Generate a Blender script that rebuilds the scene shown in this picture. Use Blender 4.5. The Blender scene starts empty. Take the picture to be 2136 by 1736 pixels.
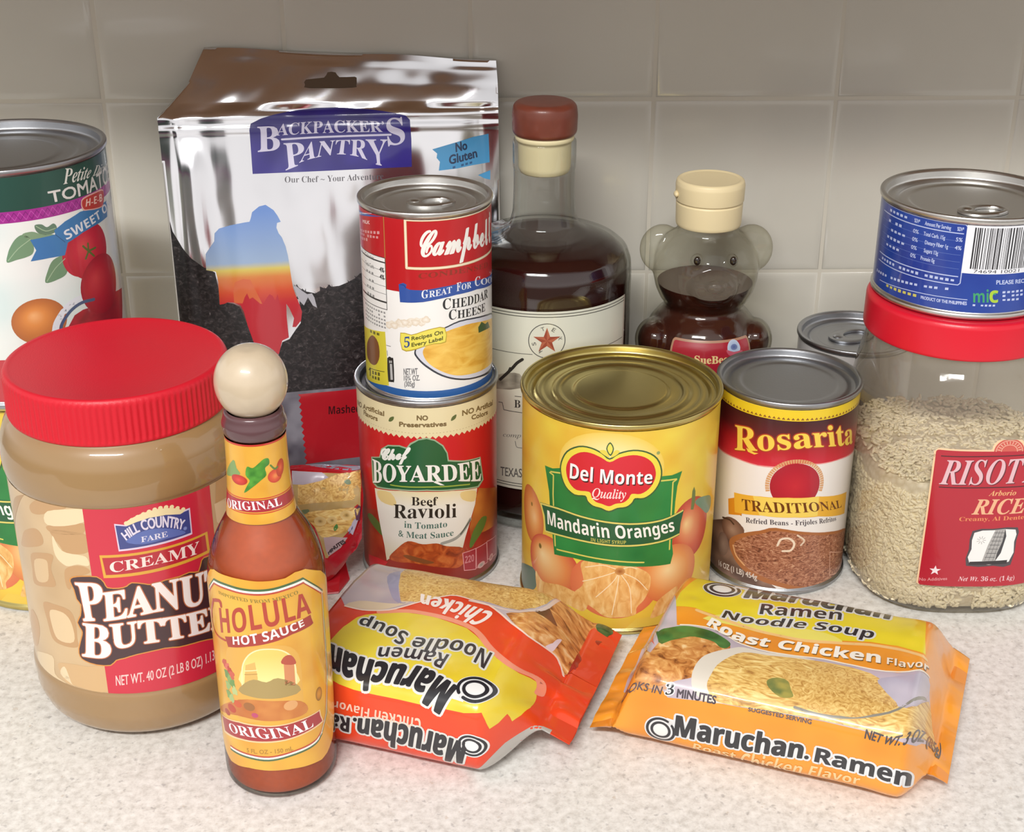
import bpy, bmesh, math, random
import numpy as np
from mathutils import Vector, noise
from mathutils.geometry import tessellate_polygon

random.seed(7)
SC = bpy.context.scene
COL = SC.collection
R_ = math.radians

# ------------------------------------------------------------------ camera, world, light, exposure
FPX, PITCH, CAMH = 3051.5, 0.4383, 0.4195
cd = bpy.data.cameras.new('camera')
cam = bpy.data.objects.new('camera', cd)
COL.objects.link(cam)
cam.location = (0, 0, CAMH)
cam.rotation_euler = (math.pi / 2 - PITCH, 0, 0)
cd.sensor_fit = 'HORIZONTAL'
cd.sensor_width = 36
cd.lens = 36 * FPX / 2136
cd.clip_start = 0.02
SC.camera = cam

w = bpy.data.worlds.new('kitchen_ambient')
w.use_nodes = True
SC.world = w
nt = w.node_tree
bg = nt.nodes['Background']
tc = nt.nodes.new('ShaderNodeTexCoord')
sx = nt.nodes.new('ShaderNodeSeparateXYZ')
cr = nt.nodes.new('ShaderNodeValToRGB')
nt.links.new(tc.outputs['Generated'], sx.inputs[0])
mp = nt.nodes.new('ShaderNodeMapRange')
mp.inputs['From Min'].default_value = -1
nt.links.new(sx.outputs['Z'], mp.inputs['Value'])
nt.links.new(mp.outputs[0], cr.inputs[0])
nt.links.new(cr.outputs[0], bg.inputs['Color'])
cr.color_ramp.elements[0].position = 0.43
cr.color_ramp.elements[0].color = (0.34, 0.285, 0.235, 1)
cr.color_ramp.elements[1].position = 0.55
cr.color_ramp.elements[1].color = (1.42, 1.37, 1.33, 1)
_e = cr.color_ramp.elements.new(0.72)
_e.color = (1.05, 1.02, 1.0, 1)
_e = cr.color_ramp.elements.new(0.9)
_e.color = (0.9, 0.88, 0.86, 1)
bg.inputs['Strength'].default_value = 0.6


def area(name, loc, target, sx_, sy_, power, color):
    d = bpy.data.lights.new(name, 'AREA')
    d.shape = 'RECTANGLE'
    d.size, d.size_y = sx_, sy_
    d.energy = power
    d.color = color
    o = bpy.data.objects.new(name, d)
    COL.objects.link(o)
    o.location = loc
    o.rotation_euler = (Vector(target) - Vector(loc)).to_track_quat('-Z', 'Y').to_euler()
    return o


area('ceiling_fluorescent_light', (-0.35, -0.95, 1.66), (0.0, 0.7, 0.1), 1.0, 0.17, 36, (1.0, 0.99, 0.965))

vs = SC.view_settings
vs.view_transform = 'Standard'
vs.look = 'None'
vs.exposure = 0.3
vs.gamma = 1.0
vs.use_curve_mapping = False
SC.cycles.max_bounces = 12
SC.cycles.transparent_max_bounces = 16
SC.cycles.sample_clamp_indirect = 6
SC.cycles.caustics_reflective = False
SC.cycles.caustics_refractive = False


# ------------------------------------------------------------------ small helpers
def lin(c):
    if isinstance(c, str):
        c = [int(c[i:i + 2], 16) for i in (0, 2, 4)]
    c = np.asarray(c, float) / 255
    return np.where(c <= 0.04045, c / 12.92, ((c + 0.055) / 1.055) ** 2.4)


def l4(c):
    return tuple(lin(c)) + (1,)


def thing(name, label, cat, loc=(0, 0, 0), group=None):
    o = bpy.data.objects.new(name, None)
    COL.objects.link(o)
    o.location = loc
    o['label'] = label
    o['category'] = cat
    if group:
        o['group'] = group
    return o


def link(name, me, parent, label=None):
    o = bpy.data.objects.new(name, me)
    COL.objects.link(o)
    if parent:
        o.parent = parent
    if label:
        o['label'] = label
    return o


def mesh(name, V, Fc, mat, smooth=True, angle=40):
    me = bpy.data.meshes.new(name)
    me.from_pydata([tuple(v) for v in V], [], [tuple(f) for f in Fc])
    for m in (mat if isinstance(mat, (list, tuple)) else [mat]):
        me.materials.append(m)
    if smooth:
        me.polygons.foreach_set('use_smooth', [True] * len(me.polygons))
        me.set_sharp_from_angle(angle=R_(angle))
    me.update()
    return me


def lathe(name, prof, mat, parent=None, seg=96, c=(0, 0), rmod=None, angle=40, cap=True):
    """prof: list of (radius mm, height mm) from bottom to top; open ends are closed by a fan."""
    V, Fc = [], []
    n = len(prof)
    for i, (r, z) in enumerate(prof):
        for k in range(seg):
            a = 2 * math.pi * k / seg
            rr = r if rmod is None else rmod(r, z, a)
            V.append((c[0] + rr * math.cos(a) / 1000, c[1] + rr * math.sin(a) / 1000, z / 1000))
    for i in range(n - 1):
        for k in range(seg):
            k2 = (k + 1) % seg
            Fc.append((i * seg + k, i * seg + k2, (i + 1) * seg + k2, (i + 1) * seg + k))
    if cap:
        Fc.append(tuple(range(seg - 1, -1, -1)))
        Fc.append(tuple((n - 1) * seg + k for k in range(seg)))
    me = mesh(name, V, Fc, mat, angle=angle)
    return link(name, me, parent) if parent is not False else me


def rnd(pts, r=2.0, n=4):
    """round the corners of an open (r,z) profile"""
    P = [np.array(p, float) for p in pts]
    out = [tuple(P[0])]
    for i in range(1, len(P) - 1):
        a, b, c = P[i - 1], P[i], P[i + 1]
        d1 = min(r, np.linalg.norm(a - b) * .45)
        d2 = min(r, np.linalg.norm(c - b) * .45)
        p = b + (a - b) / max(np.linalg.norm(a - b), 1e-9) * d1
        q = b + (c - b) / max(np.linalg.norm(c - b), 1e-9) * d2
        for k in range(n + 1):
            t = k / n
            out.append(tuple((1 - t) ** 2 * p + 2 * t * (1 - t) * b + t * t * q))
    out.append(tuple(P[-1]))
    return out


def spl(pts, n=8, closed=False):
    """Catmull-Rom through points"""
    P = np.asarray(pts, float)
    m = len(P)
    if m < 3:
        return P
    out = []
    rng = range(m) if closed else range(m - 1)
    for i in rng:
        if closed:
            p0, p1, p2, p3 = P[(i - 1) % m], P[i], P[(i + 1) % m], P[(i + 2) % m]
        else:
            p1, p2 = P[i], P[i + 1]
            p0 = P[i - 1] if i > 0 else 2 * p1 - p2
            p3 = P[i + 2] if i + 2 < m else 2 * p2 - p1
        for k in range(n):
            t = k / n
            out.append(.5 * (2 * p1 + (p2 - p0) * t + (2 * p0 - 5 * p1 + 4 * p2 - p3) * t * t + (3 * p1 - p0 - 3 * p2 + p3) * t ** 3))
    if not closed:
        out.append(P[-1])
    return np.array(out)


# ------------------------------------------------------------------ materials
def newmat(name):
    m = bpy.data.materials.new(name)
    m.use_nodes = True
    return m, m.node_tree, m.node_tree.nodes['Principled BSDF']


def plain(name, col, rough=.5, metal=0., coat=0., bump=0., bscale=200., spec=.5, var=0.):
    m, t, b = newmat(name)
    b.inputs['Base Color'].default_value = l4(col)
    b.inputs['Roughness'].default_value = rough
    b.inputs['Metallic'].default_value = metal
    b.inputs['Coat Weight'].default_value = coat
    b.inputs['Coat Roughness'].default_value = .06
    b.inputs['Specular IOR Level'].default_value = spec
    if bump or var:
        g = t.nodes.new('ShaderNodeTexCoord')
        nz = t.nodes.new('ShaderNodeTexNoise')
        nz.inputs['Scale'].default_value = bscale
        nz.inputs['Detail'].default_value = 4
        t.links.new(g.outputs['Object'], nz.inputs['Vector'])
        if bump:
            bp = t.nodes.new('ShaderNodeBump')
            bp.inputs['Strength'].default_value = bump
            bp.inputs['Distance'].default_value = .001
            t.links.new(nz.outputs[0], bp.inputs['Height'])
            t.links.new(bp.outputs[0], b.inputs['Normal'])
        if var:
            mx = t.nodes.new('ShaderNodeMix')
            mx.data_type = 'RGBA'
            mx.inputs['A'].default_value = tuple(lin(col) * (1 - var)) + (1,)
            mx.inputs['B'].default_value = tuple(np.minimum(lin(col) * (1 + var), 1)) + (1,)
            t.links.new(nz.outputs[0], mx.inputs['Factor'])
            t.links.new(mx.outputs['Result'], b.inputs['Base Color'])
    return m


def printed(name, rough=.35, coat=0., bump=0., metal=0., bscale=150.):
    """ink on paper or film: colour from the print's colour attribute"""
    m, t, b = newmat(name)
    a = t.nodes.new('ShaderNodeAttribute')
    a.attribute_name = 'ink'
    t.links.new(a.outputs['Color'], b.inputs['Base Color'])
    b.inputs['Roughness'].default_value = rough
    b.inputs['Coat Weight'].default_value = coat
    b.inputs['Coat Roughness'].default_value = .08
    b.inputs['Metallic'].default_value = metal
    if bump:
        g = t.nodes.new('ShaderNodeTexCoord')
        nz = t.nodes.new('ShaderNodeTexNoise')
        nz.inputs['Scale'].default_value = bscale
        t.links.new(g.outputs['Object'], nz.inputs['Vector'])
        bp = t.nodes.new('ShaderNodeBump')
        bp.inputs['Strength'].default_value = bump
        bp.inputs['Distance'].default_value = .002
        t.links.new(nz.outputs[0], bp.inputs['Height'])
        t.links.new(bp.outputs[0], b.inputs['Normal'])
        t.links.new(bp.outputs[0], b.inputs['Coat Normal'])
    return m


def food(name, cols, scale=.35, stretch=(1, 1), distort=1.5, wave=False, rough=.4, coat=0., lo=.25, hi=.75):
    """printed picture of food: procedural pattern over the print's own mm coordinates"""
    m, t, b = newmat(name)
    uv = t.nodes.new('ShaderNodeUVMap')
    uv.uv_map = 'print_mm'
    mpn = t.nodes.new('ShaderNodeMapping')
    mpn.inputs['Scale'].default_value = (stretch[0], stretch[1], 1)
    t.links.new(uv.outputs[0], mpn.inputs[0])
    if wave:
        tx = t.nodes.new('ShaderNodeTexWave')
        tx.inputs['Scale'].default_value = scale
        tx.inputs['Distortion'].default_value = distort
        tx.inputs['Detail'].default_value = 2
        tx.inputs['Detail Scale'].default_value = 1.3
    else:
        tx = t.nodes.new('ShaderNodeTexNoise')
        tx.inputs['Scale'].default_value = scale
        tx.inputs['Distortion'].default_value = distort
        tx.inputs['Detail'].default_value = 5
    t.links.new(mpn.outputs[0], tx.inputs['Vector'])
    r = t.nodes.new('ShaderNodeValToRGB')
    e = r.color_ramp.elements
    n = len(cols)
    while len(e) < n:
        e.new(.5)
    for i, c in enumerate(cols):
        e[i].position = lo + (hi - lo) * i / (n - 1)
        e[i].color = l4(c)
    t.links.new(tx.outputs[0], r.inputs[0])
    t.links.new(r.outputs[0], b.inputs['Base Color'])
    b.inputs['Roughness'].default_value = rough
    b.inputs['Coat Weight'].default_value = coat
    b.inputs['Coat Roughness'].default_value = .08
    return m


def glass(name, tint=(245, 248, 245), edge=(150, 155, 150), haze=0., hazecol=(200, 195, 185), rough=.02, blend=.35):
    """thin clear wall: passes light straight through, darker where seen edge on, mirror-like by Fresnel"""
    m, t, b = newmat(name)
    t.nodes.remove(b)
    out = t.nodes['Material Output']
    lw = t.nodes.new('ShaderNodeLayerWeight')
    lw.inputs['Blend'].default_value = blend
    mx = t.nodes.new('ShaderNodeMix')
    mx.data_type = 'RGBA'
    mx.inputs['A'].default_value = l4(tint)
    mx.inputs['B'].default_value = l4(edge)
    t.links.new(lw.outputs['Facing'], mx.inputs['Factor'])
    tr = t.nodes.new('ShaderNodeBsdfTransparent')
    t.links.new(mx.outputs['Result'], tr.inputs['Color'])
    last = tr
    if haze:
        df = t.nodes.new('ShaderNodeBsdfDiffuse')
        df.inputs['Color'].default_value = l4(hazecol)
        ms = t.nodes.new('ShaderNodeMixShader')
        ms.inputs[0].default_value = haze
        t.links.new(tr.outputs[0], ms.inputs[1])
        t.links.new(df.outputs[0], ms.inputs[2])
        last = ms
    gl = t.nodes.new('ShaderNodeBsdfGlossy')
    gl.inputs['Roughness'].default_value = rough
    pw = t.nodes.new('ShaderNodeMath')
    pw.operation = 'POWER'
    pw.inputs[1].default_value = 5
    l2 = t.nodes.new('ShaderNodeLayerWeight')
    l2.inputs['Blend'].default_value = .5
    t.links.new(l2.outputs['Facing'], pw.inputs[0])
    fr = t.nodes.new('ShaderNodeMath')
    fr.operation = 'MULTIPLY_ADD'
    fr.inputs[1].default_value = .9
    fr.inputs[2].default_value = .04
    t.links.new(pw.outputs[0], fr.inputs[0])
    ms = t.nodes.new('ShaderNodeMixShader')
    t.links.new(fr.outputs[0], ms.inputs[0])
    t.links.new(last.outputs[0], ms.inputs[1])
    t.links.new(gl.outputs[0], ms.inputs[2])
    t.links.new(ms.outputs[0], out.inputs['Surface'])
    return m


M_TIN = plain('tinplate', (214, 213, 210), .3, 1., bump=.04, bscale=900)
M_TIN2 = plain('dull_tinplate', (172, 174, 178), .36, 1., bump=.05, bscale=900)
M_GOLD = plain('gold_lacquered_tinplate', (206, 190, 122), .28, 1., bump=.03, bscale=700)
M_PAPER = printed('printed_paper', .38, coat=.25)
M_VARN = printed('varnished_print', .3, coat=.5)
M_FILM = printed('printed_film', .25, coat=.4, bump=.12, bscale=70)
M_NOOD = food('noodle_picture', [(170, 122, 60), (210, 166, 90), (232, 198, 122), (240, 218, 152)], .15, (.62, 1.7), 2.6, coat=.4, lo=.3, hi=.72)
M_NOOD2 = food('noodle_mass_picture', [(176, 128, 62), (212, 170, 96), (232, 200, 128)], .3, (1, 1), 2.2, coat=.4, lo=.3, hi=.68)
M_MEAT = food('roast_meat_picture', [(120, 66, 28), (190, 122, 60), (218, 160, 92), (238, 204, 150)], .2, (1, 1.2), .7, coat=.4, lo=.3, hi=.72)
M_BEAN = food('bean_picture', [(96, 52, 36), (150, 92, 66), (184, 128, 98), (222, 184, 150)], .42, (.8, 1.5), 1.8, coat=.3, lo=.3, hi=.75)
M_RAV = food('ravioli_picture', [(120, 40, 14), (190, 84, 34), (222, 128, 62)], .16, (1, 1), 1, coat=.3)
M_ROCK = food('rock_picture', [(14, 10, 12), (34, 28, 30), (60, 53, 54), (124, 116, 116)], .34, (1, 1.3), 1.0, rough=.4, coat=.0, lo=.36, hi=.8)
M_CHEE = food('soup_picture', [(218, 160, 52), (236, 190, 84), (246, 210, 110)], .14, (.5, 1.4), 1, coat=.25)
M_ORNG = food('peeled_fruit_picture', [(206, 140, 66), (232, 184, 110), (244, 214, 150)], .2, (1.3, .6), .8, coat=.25)


# ------------------------------------------------------------------ surfaces that carry print
class Surf:
    """a table of positions over (u,v) in mm, local to its thing"""

    def __init__(s, us, vs, P, loc):
        s.us, s.vs, s.P, s.loc = np.asarray(us, float), np.asarray(vs, float), np.asarray(P, float), np.asarray(loc, float)
        du = np.gradient(s.P, s.us, axis=0)
        dv = np.gradient(s.P, s.vs, axis=1)
        N = np.cross(du, dv)
        s.N = N / np.maximum(np.linalg.norm(N, axis=2, keepdims=True), 1e-12)
        s.su, s.sv = s.us, s.vs
        s.inv0 = None

    def ev(s, uv, off=0.):
        uv = np.asarray(uv, float)
        u = np.clip(uv[..., 0], s.us[0], s.us[-1])
        v = np.clip(uv[..., 1], s.vs[0], s.vs[-1])
        i = np.clip(np.searchsorted(s.us, u, 'right') - 1, 0, len(s.us) - 2)
        j = np.clip(np.searchsorted(s.vs, v, 'right') - 1, 0, len(s.vs) - 2)
        a = ((u - s.us[i]) / (s.us[i + 1] - s.us[i]))[..., None]
        b = ((v - s.vs[j]) / (s.vs[j + 1] - s.vs[j]))[..., None]

        def mixed(T):
            return (T[i, j] * (1 - a) + T[i + 1, j] * a) * (1 - b) + (T[i, j + 1] * (1 - a) + T[i + 1, j + 1] * a) * b
        N = mixed(s.N)
        N = N / np.maximum(np.linalg.norm(N, axis=-1, keepdims=True), 1e-12)
        off = np.asarray(off, float)
        if off.ndim:
            off = off[..., None]
        return mixed(s.P) + N * off, N

    def seeds(s):
        U, V = np.meshgrid(s.us, s.vs, indexing='ij')
        return np.stack([U, V], -1).reshape(-1, 2)

    def base(s, name, mat, parent, closed_u=False):
        nu, nv = s.P.shape[:2]
        F_ = []
        for i in range(nu - 1):
            for j in range(nv - 1):
                F_.append((i * nv + j, (i + 1) * nv + j, (i + 1) * nv + j + 1, i * nv + j + 1))
        return link(name, mesh(name, s.P.reshape(-1, 3), F_, mat, angle=70), parent)


def project(P):
    c, s = math.cos(PITCH), math.sin(PITCH)
    z = P[..., 2] - CAMH
    d = P[..., 1] * c - z * s
    u = z * c + P[..., 1] * s
    return np.stack([1068 + FPX * P[..., 0] / d, 868 - FPX * u / d], -1)


def find_uv(S, px):
    """print coordinates (mm) of the spots of a surface that the photo shows at px"""
    px = np.asarray(px, float).reshape(-1, 2)
    if S.inv0 is None:
        g = S.seeds()
        p, n = S.ev(g)
        p = p + S.loc
        face = ((np.array([0, 0, CAMH]) - p) * n).sum(-1) > 0
        S.inv0 = (g[face], project(p[face]))
    g, q = S.inv0
    out = []
    for t in px:
        x = g[np.argmin(((q - t) ** 2).sum(1))].copy()
        for _ in range(12):
            trio = np.array([x, x + [.05, 0], x + [0, .05]])
            pr = project(S.ev(trio)[0] + S.loc)
            J = np.stack([pr[1] - pr[0], pr[2] - pr[0]], 1) / .05
            if abs(np.linalg.det(J)) < 1e-6:
                break
            d = np.linalg.solve(J, t - pr[0])
            L = np.linalg.norm(d)
            x = x + d * min(1, 4 / max(L, 1e-9))
            if L < .01:
                break
        out.append(x)
    return np.array(out)


def cyl(R, v0, v1, loc, step=4., vstep=4., prof=None, wrap=1.0):
    """cylinder or lathe surface, u = arc mm at radius R from the side facing the room, v = height mm"""
    nu = int(round(2 * math.pi * R * wrap / step))
    us = np.linspace(-math.pi * R * wrap, math.pi * R * wrap, nu + 1)
    vs_ = np.linspace(v0, v1, max(2, int(round((v1 - v0) / vstep)) + 1))
    a = us / R
    rr = np.full(len(vs_), R) if prof is None else np.array([prof(v) for v in vs_])
    P = np.zeros((len(us), len(vs_), 3))
    P[..., 0] = np.outer(np.sin(a), rr) / 1000
    P[..., 1] = -np.outer(np.cos(a), rr) / 1000
    P[..., 2] = vs_[None, :] / 1000
    return Surf(us, vs_, P, loc)


CROPS = {}
for line in """c1 0 240 3.472|c2 0 640 3.472|c3 0 1100 3.472|c4 400 700 3.472|c5 400 1160 3.339|c6 320 90 3.945|c7 340 420 2.993
c8 700 90 4.34|d1 720 340 3.471|d2 720 740 3.471|d3 1000 190 3.472|d4 1000 600 3.338|d5 1070 700 2.713|d6 1320 350 4.036
d7 1470 640 2.894|d8 1780 330 4.34|e1 1740 640 2.591|e2 600 950 5.6|e3 660 1160 3.188|e4 1220 1190 2.605|px 0 0 1""".replace('\n', '|').split('|'):
    k, a, b, c = line.split()
    CROPS[k] = (float(a), float(b), float(c))


def pts(crop, s):
    ox, oy, sc = CROPS[crop]
    return np.array([[ox + float(p.split(',')[0]) / sc, oy + float(p.split(',')[1]) / sc] for p in s.split()])


_ALPH = {'b': (0x1D5D4, 0x1D5EE, 0x1D7EC), 'bi': (0x1D63C, 0x1D656, 0x1D7EC), 'B': (0x1D400, 0x1D41A, 0x1D7CE),
         'I': (0x1D434, 0x1D44E, 0), 'BI': (0x1D468, 0x1D482, 0x1D7CE), 'C': (0x1D4D0, 0x1D4EA, 0x1D7CE), 'F': (0x1D56C, 0x1D586, 0)}


def styled(s, st):
    if st not in _ALPH:
        return s
    U, L, D = _ALPH[st]
    o = ''
    for c in s:
        if 'A' <= c <= 'Z':
            o += chr(U + ord(c) - 65)
        elif 'a' <= c <= 'z':
            o += '\u210e' if (st == 'I' and c == 'h') else chr(L + ord(c) - 97)
        elif c.isdigit() and D:
            o += chr(D + ord(c) - 48)
        else:
            o += c
    return o


_TX = {}
_keep = bpy.data.curves.new('lettering', 'FONT')


def glyphs(s, st, off=0.):
    key = (s, st, off)
    if key not in _TX:
        c = bpy.data.curves.new('lettering', 'FONT')
        c.body = styled(s, st)
        c.resolution_u = 3
        c.offset = off
        o = bpy.data.objects.new('lettering', c)
        m = o.to_mesh()
        m.calc_loop_triangles()
        v = np.zeros(len(m.vertices) * 3)
        m.vertices.foreach_get('co', v)
        t = np.zeros(len(m.loop_triangles) * 3, int)
        m.loop_triangles.foreach_get('vertices', t)
        _TX[key] = (v.reshape(-1, 3)[:, :2].copy(), t.reshape(-1, 3).copy())
        o.to_mesh_clear()
        bpy.data.objects.remove(o)
        bpy.data.curves.remove(c)
    return _TX[key]


def along(P, t):
    """points at parameter t (0..1 by length, extrapolated) on polyline P"""
    P = np.asarray(P, float)
    if len(P) > 2:
        P = spl(P, 10)
    d = np.r_[0, np.cumsum(np.linalg.norm(np.diff(P, axis=0), axis=1))]
    d = d / d[-1]
    i = np.clip(np.searchsorted(d, t, 'right') - 1, 0, len(P) - 2)
    a = (t - d[i]) / (d[i + 1] - d[i])
    return P[i] + (P[i + 1] - P[i]) * a[:, None]


def cut_at(T, C, axis, c, I):
    x = T[:, :, axis]
    cut = (x < c - 1e-7).any(1) & (x > c + 1e-7).any(1)
    if not cut.any():
        return T, C, I
    t, k, r = T[cut], C[cut], I[cut]
    s = np.sign(np.where(np.abs(t[:, :, axis] - c) < 1e-7, 0, t[:, :, axis] - c))
    lone = np.zeros(len(t), int)  # the vertex alone on its side of the line
    for q in range(3):
        o1, o2 = s[:, (q + 1) % 3], s[:, (q + 2) % 3]
        lone = np.where((s[:, q] != 0) & (o1 * s[:, q] <= 0) & (o2 * s[:, q] <= 0), q, lone)
    idx = (lone[:, None] + np.arange(3)) % 3
    ar = np.arange(len(t))[:, None]
    t, k = t[ar, idx], k[ar, idx]
    x = t[:, :, axis]
    f1 = np.clip((c - x[:, 0]) / (x[:, 1] - x[:, 0] + 1e-15), 0, 1)[:, None]
    f2 = np.clip((c - x[:, 0]) / (x[:, 2] - x[:, 0] + 1e-15), 0, 1)[:, None]
    p1, p2 = t[:, 0] + (t[:, 1] - t[:, 0]) * f1, t[:, 0] + (t[:, 2] - t[:, 0]) * f2
    k1, k2 = k[:, 0] + (k[:, 1] - k[:, 0]) * f1, k[:, 0] + (k[:, 2] - k[:, 0]) * f2
    T = np.concatenate([T[~cut], np.stack([t[:, 0], p1, p2], 1), np.stack([p1, t[:, 1], t[:, 2]], 1), np.stack([p1, t[:, 2], p2], 1)])
    C = np.concatenate([C[~cut], np.stack([k[:, 0], k1, k2], 1), np.stack([k1, k[:, 1], k[:, 2]], 1), np.stack([k1, k[:, 2], k2], 1)])
    return T, C, np.concatenate([I[~cut], r, r, r])


def split_tris(T, C, axis, lines, I):
    """cut triangles T (n,3,2) with colours C (n,3,3) along the lines of the surface's table"""
    if len(lines) == 0 or len(T) == 0:
        return T, C, I
    m = len(lines) // 2
    T, C, I = cut_at(T, C, axis, lines[m], I)
    lo = T[:, :, axis].mean(1) < lines[m]
    a = split_tris(T[lo], C[lo], axis, lines[:m], I[lo])
    b = split_tris(T[~lo], C[~lo], axis, lines[m + 1:], I[~lo])
    return tuple(np.concatenate(z) for z in zip(a, b))


class Print:
    """everything printed on one label: flat shapes in mm, laid on the surface in thin ink layers"""

    def __init__(s, S, crop, mats, eps=.00004):
        s.S, s.crop, s.mats, s.eps = S, crop, mats, eps
        s.T, s.C, s.L, s.M, s.fn = [], [], [], [], []
        s.k = 0
        s.rng = np.random.default_rng(4)

    def q(s, p):
        if isinstance(p, str):
            c = s.crop
            if ':' in p:
                c, p = p.split(':')
            return find_uv(s.S, pts(c, p))
        return np.asarray(p, float)

    def tris(s, T, col, lay, mat=0, fn=None, jit=0.):
        T = np.asarray(T, float)
        if len(T) == 0:
            return
        s.k += 1
        lay = lay + s.k * .0008  # later ink lies a hair above earlier ink
        a = (T[:, 1] - T[:, 0])
        b = (T[:, 2] - T[:, 0])
        cr_ = a[:, 0] * b[:, 1] - a[:, 1] * b[:, 0]
        T = np.where((cr_ < 0)[:, None, None], T[:, [0, 2, 1]], T)[np.abs(cr_) > 1e-9]
        col = np.asarray(col, float)
        C = np.broadcast_to(col, (len(T), 3, 3)).copy() if col.ndim == 1 else col
        s.T.append(T)
        s.C.append(C)
        s.L.append(np.full(len(T), float(lay)) - jit * s.rng.random(len(T)))
        s.M.append(np.full(len(T), mat))
        s.fn.append((len(T), fn))

    def poly(s, p, col, lay, mat=0, smooth=0, fn=None):
        P = s.q(p)
        if smooth:
            P = spl(P, smooth, True)
        t = tessellate_polygon([[Vector((x, y, 0)) for x, y in P]])
        s.tris(P[np.array(t)], lin(col), lay, mat, fn)
        return P

    def rect(s, u0, u1, v0, v1, col, lay, mat=0, fn=None):
        s.poly(np.array([(u0, v0), (u1, v0), (u1, v1), (u0, v1)]), col, lay, mat, 0, fn)

    def line(s, p, w, col, lay, smooth=0, closed=False):
        P = s.q(p)
        if smooth:
            P = spl(P, smooth, closed)
        if closed:
            P = np.vstack([P, P[:1]])
        s.tris(s.stroke(P[:-1], P[1:], w / 2), lin(col), lay, jit=.12)
        return P

    @staticmethod
    def stroke(A, B, h, discs=8):
        d = B - A
        L = np.maximum(np.linalg.norm(d, axis=1, keepdims=True), 1e-9)
        n = np.stack([-d[:, 1], d[:, 0]], 1) / L * h
        T = [np.stack([A + n, A - n, B - n], 1), np.stack([A + n, B - n, B + n], 1)]
        V = np.vstack([A, B[-1:]]) if len(A) else A
        for X in (A, B):
            for k in range(discs):
                a, b = 2 * math.pi * k / discs, 2 * math.pi * (k + 1) / discs
                T.append(np.stack([X, X + h * np.array([math.cos(a), math.sin(a)]), X + h * np.array([math.cos(b), math.sin(b)])], 1))
        return np.concatenate(T)

    def text(s, txt, base, top, col, lay, st='b', fit=None, out=None, shadow=None, off=0., bold=0.):
        """letters between a base line and a cap line; fit = the leading letters that span those lines"""
        B, Tp = s.q(base), s.q(top)
        v, t = glyphs(txt, st, off)
        fv = glyphs(fit, st, off)[0] if fit else v
        x0, x1 = fv[:, 0].min(), fv[:, 0].max()
        h = .69
        a = (v[:, 0] - x0) / (x1 - x0)
        b = (v[:, 1] / h)[:, None]
        P = along(B, a) * (1 - b) + along(Tp, a) * b
        if out or bold:
            e = np.sort(np.concatenate([t[:, [0, 1]], t[:, [1, 2]], t[:, [2, 0]]]), axis=1)
            ue, cnt = np.unique(e, axis=0, return_counts=True)
            be = ue[cnt == 1]
        if shadow:
            dx, dy, sc = shadow
            s.tris((P + [dx, dy])[t], lin(sc), lay - .4)
        if out:
            w, oc = out
            s.tris(s.stroke(P[be[:, 0]], P[be[:, 1]], w, 6), lin(oc), lay - .7, jit=.2)
            s.tris(P[t], lin(oc), lay - .68)
        if bold:
            s.tris(s.stroke(P[be[:, 0]], P[be[:, 1]], bold, 5), lin(col), lay - .02, jit=.2)
        s.tris(P[t], lin(col), lay)

    def blob(s, c, rx, ry, cols, lay, rot=0., wob=0., hx=0., hy=0., n=36, mat=0):
        """round painted shape shaded from cols[0] in its middle to cols[-1] at its rim"""
        c = s.q(c)[0] if isinstance(c, str) else np.asarray(c, float)
        s.k += 1
        lay = lay + s.k * .0008
        rng = np.linspace(0, 1, 7)
        K = np.array([lin(k) for k in cols])
        kk = np.stack([np.interp(rng, np.linspace(0, 1, len(cols)), K[:, i]) for i in range(3)], 1)
        th = np.linspace(0, 2 * math.pi, n + 1)
        ph = random.random() * 6
        w_ = 1 + wob * (np.sin(3 * th + ph) + .6 * np.sin(5 * th + 2 * ph) + .4 * np.sin(8 * th))
        w_[-1] = w_[0]
        X = []
        ca, sa = math.cos(rot), math.sin(rot)
        for r in rng:
            x, y = rx * r * w_ * np.cos(th), ry * r * w_ * np.sin(th)
            h = np.array([hx * rx, hy * ry]) * (1 - r)
            X.append(np.stack([c[0] + ca * x - sa * y + h[0], c[1] + sa * x + ca * y + h[1]], 1))
        T, C = [], []
        for i in range(6):
            a, b = X[i], X[i + 1]
            for k in range(n):
                T.append([a[k], b[k], b[k + 1]])
                C.append([kk[i], kk[i + 1], kk[i + 1]])
                if i:
                    T.append([a[k], b[k + 1], a[k + 1]])
                    C.append([kk[i], kk[i + 1], kk[i]])
        T, C = np.array(T), np.array(C)
        a, b = T[:, 1] - T[:, 0], T[:, 2] - T[:, 0]
        ok = np.abs(a[:, 0] * b[:, 1] - a[:, 1] * b[:, 0]) > 1e-9
        T, C = T[ok], C[ok]
        a, b = T[:, 1] - T[:, 0], T[:, 2] - T[:, 0]
        fl = (a[:, 0] * b[:, 1] - a[:, 1] * b[:, 0]) < 0
        T[fl], C[fl] = T[fl][:, [0, 2, 1]], C[fl][:, [0, 2, 1]]
        s.T.append(T)
        s.C.append(C)
        s.L.append(np.full(len(T), float(lay)))
        s.M.append(np.full(len(T), mat))
        s.fn.append((len(T), None))

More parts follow.
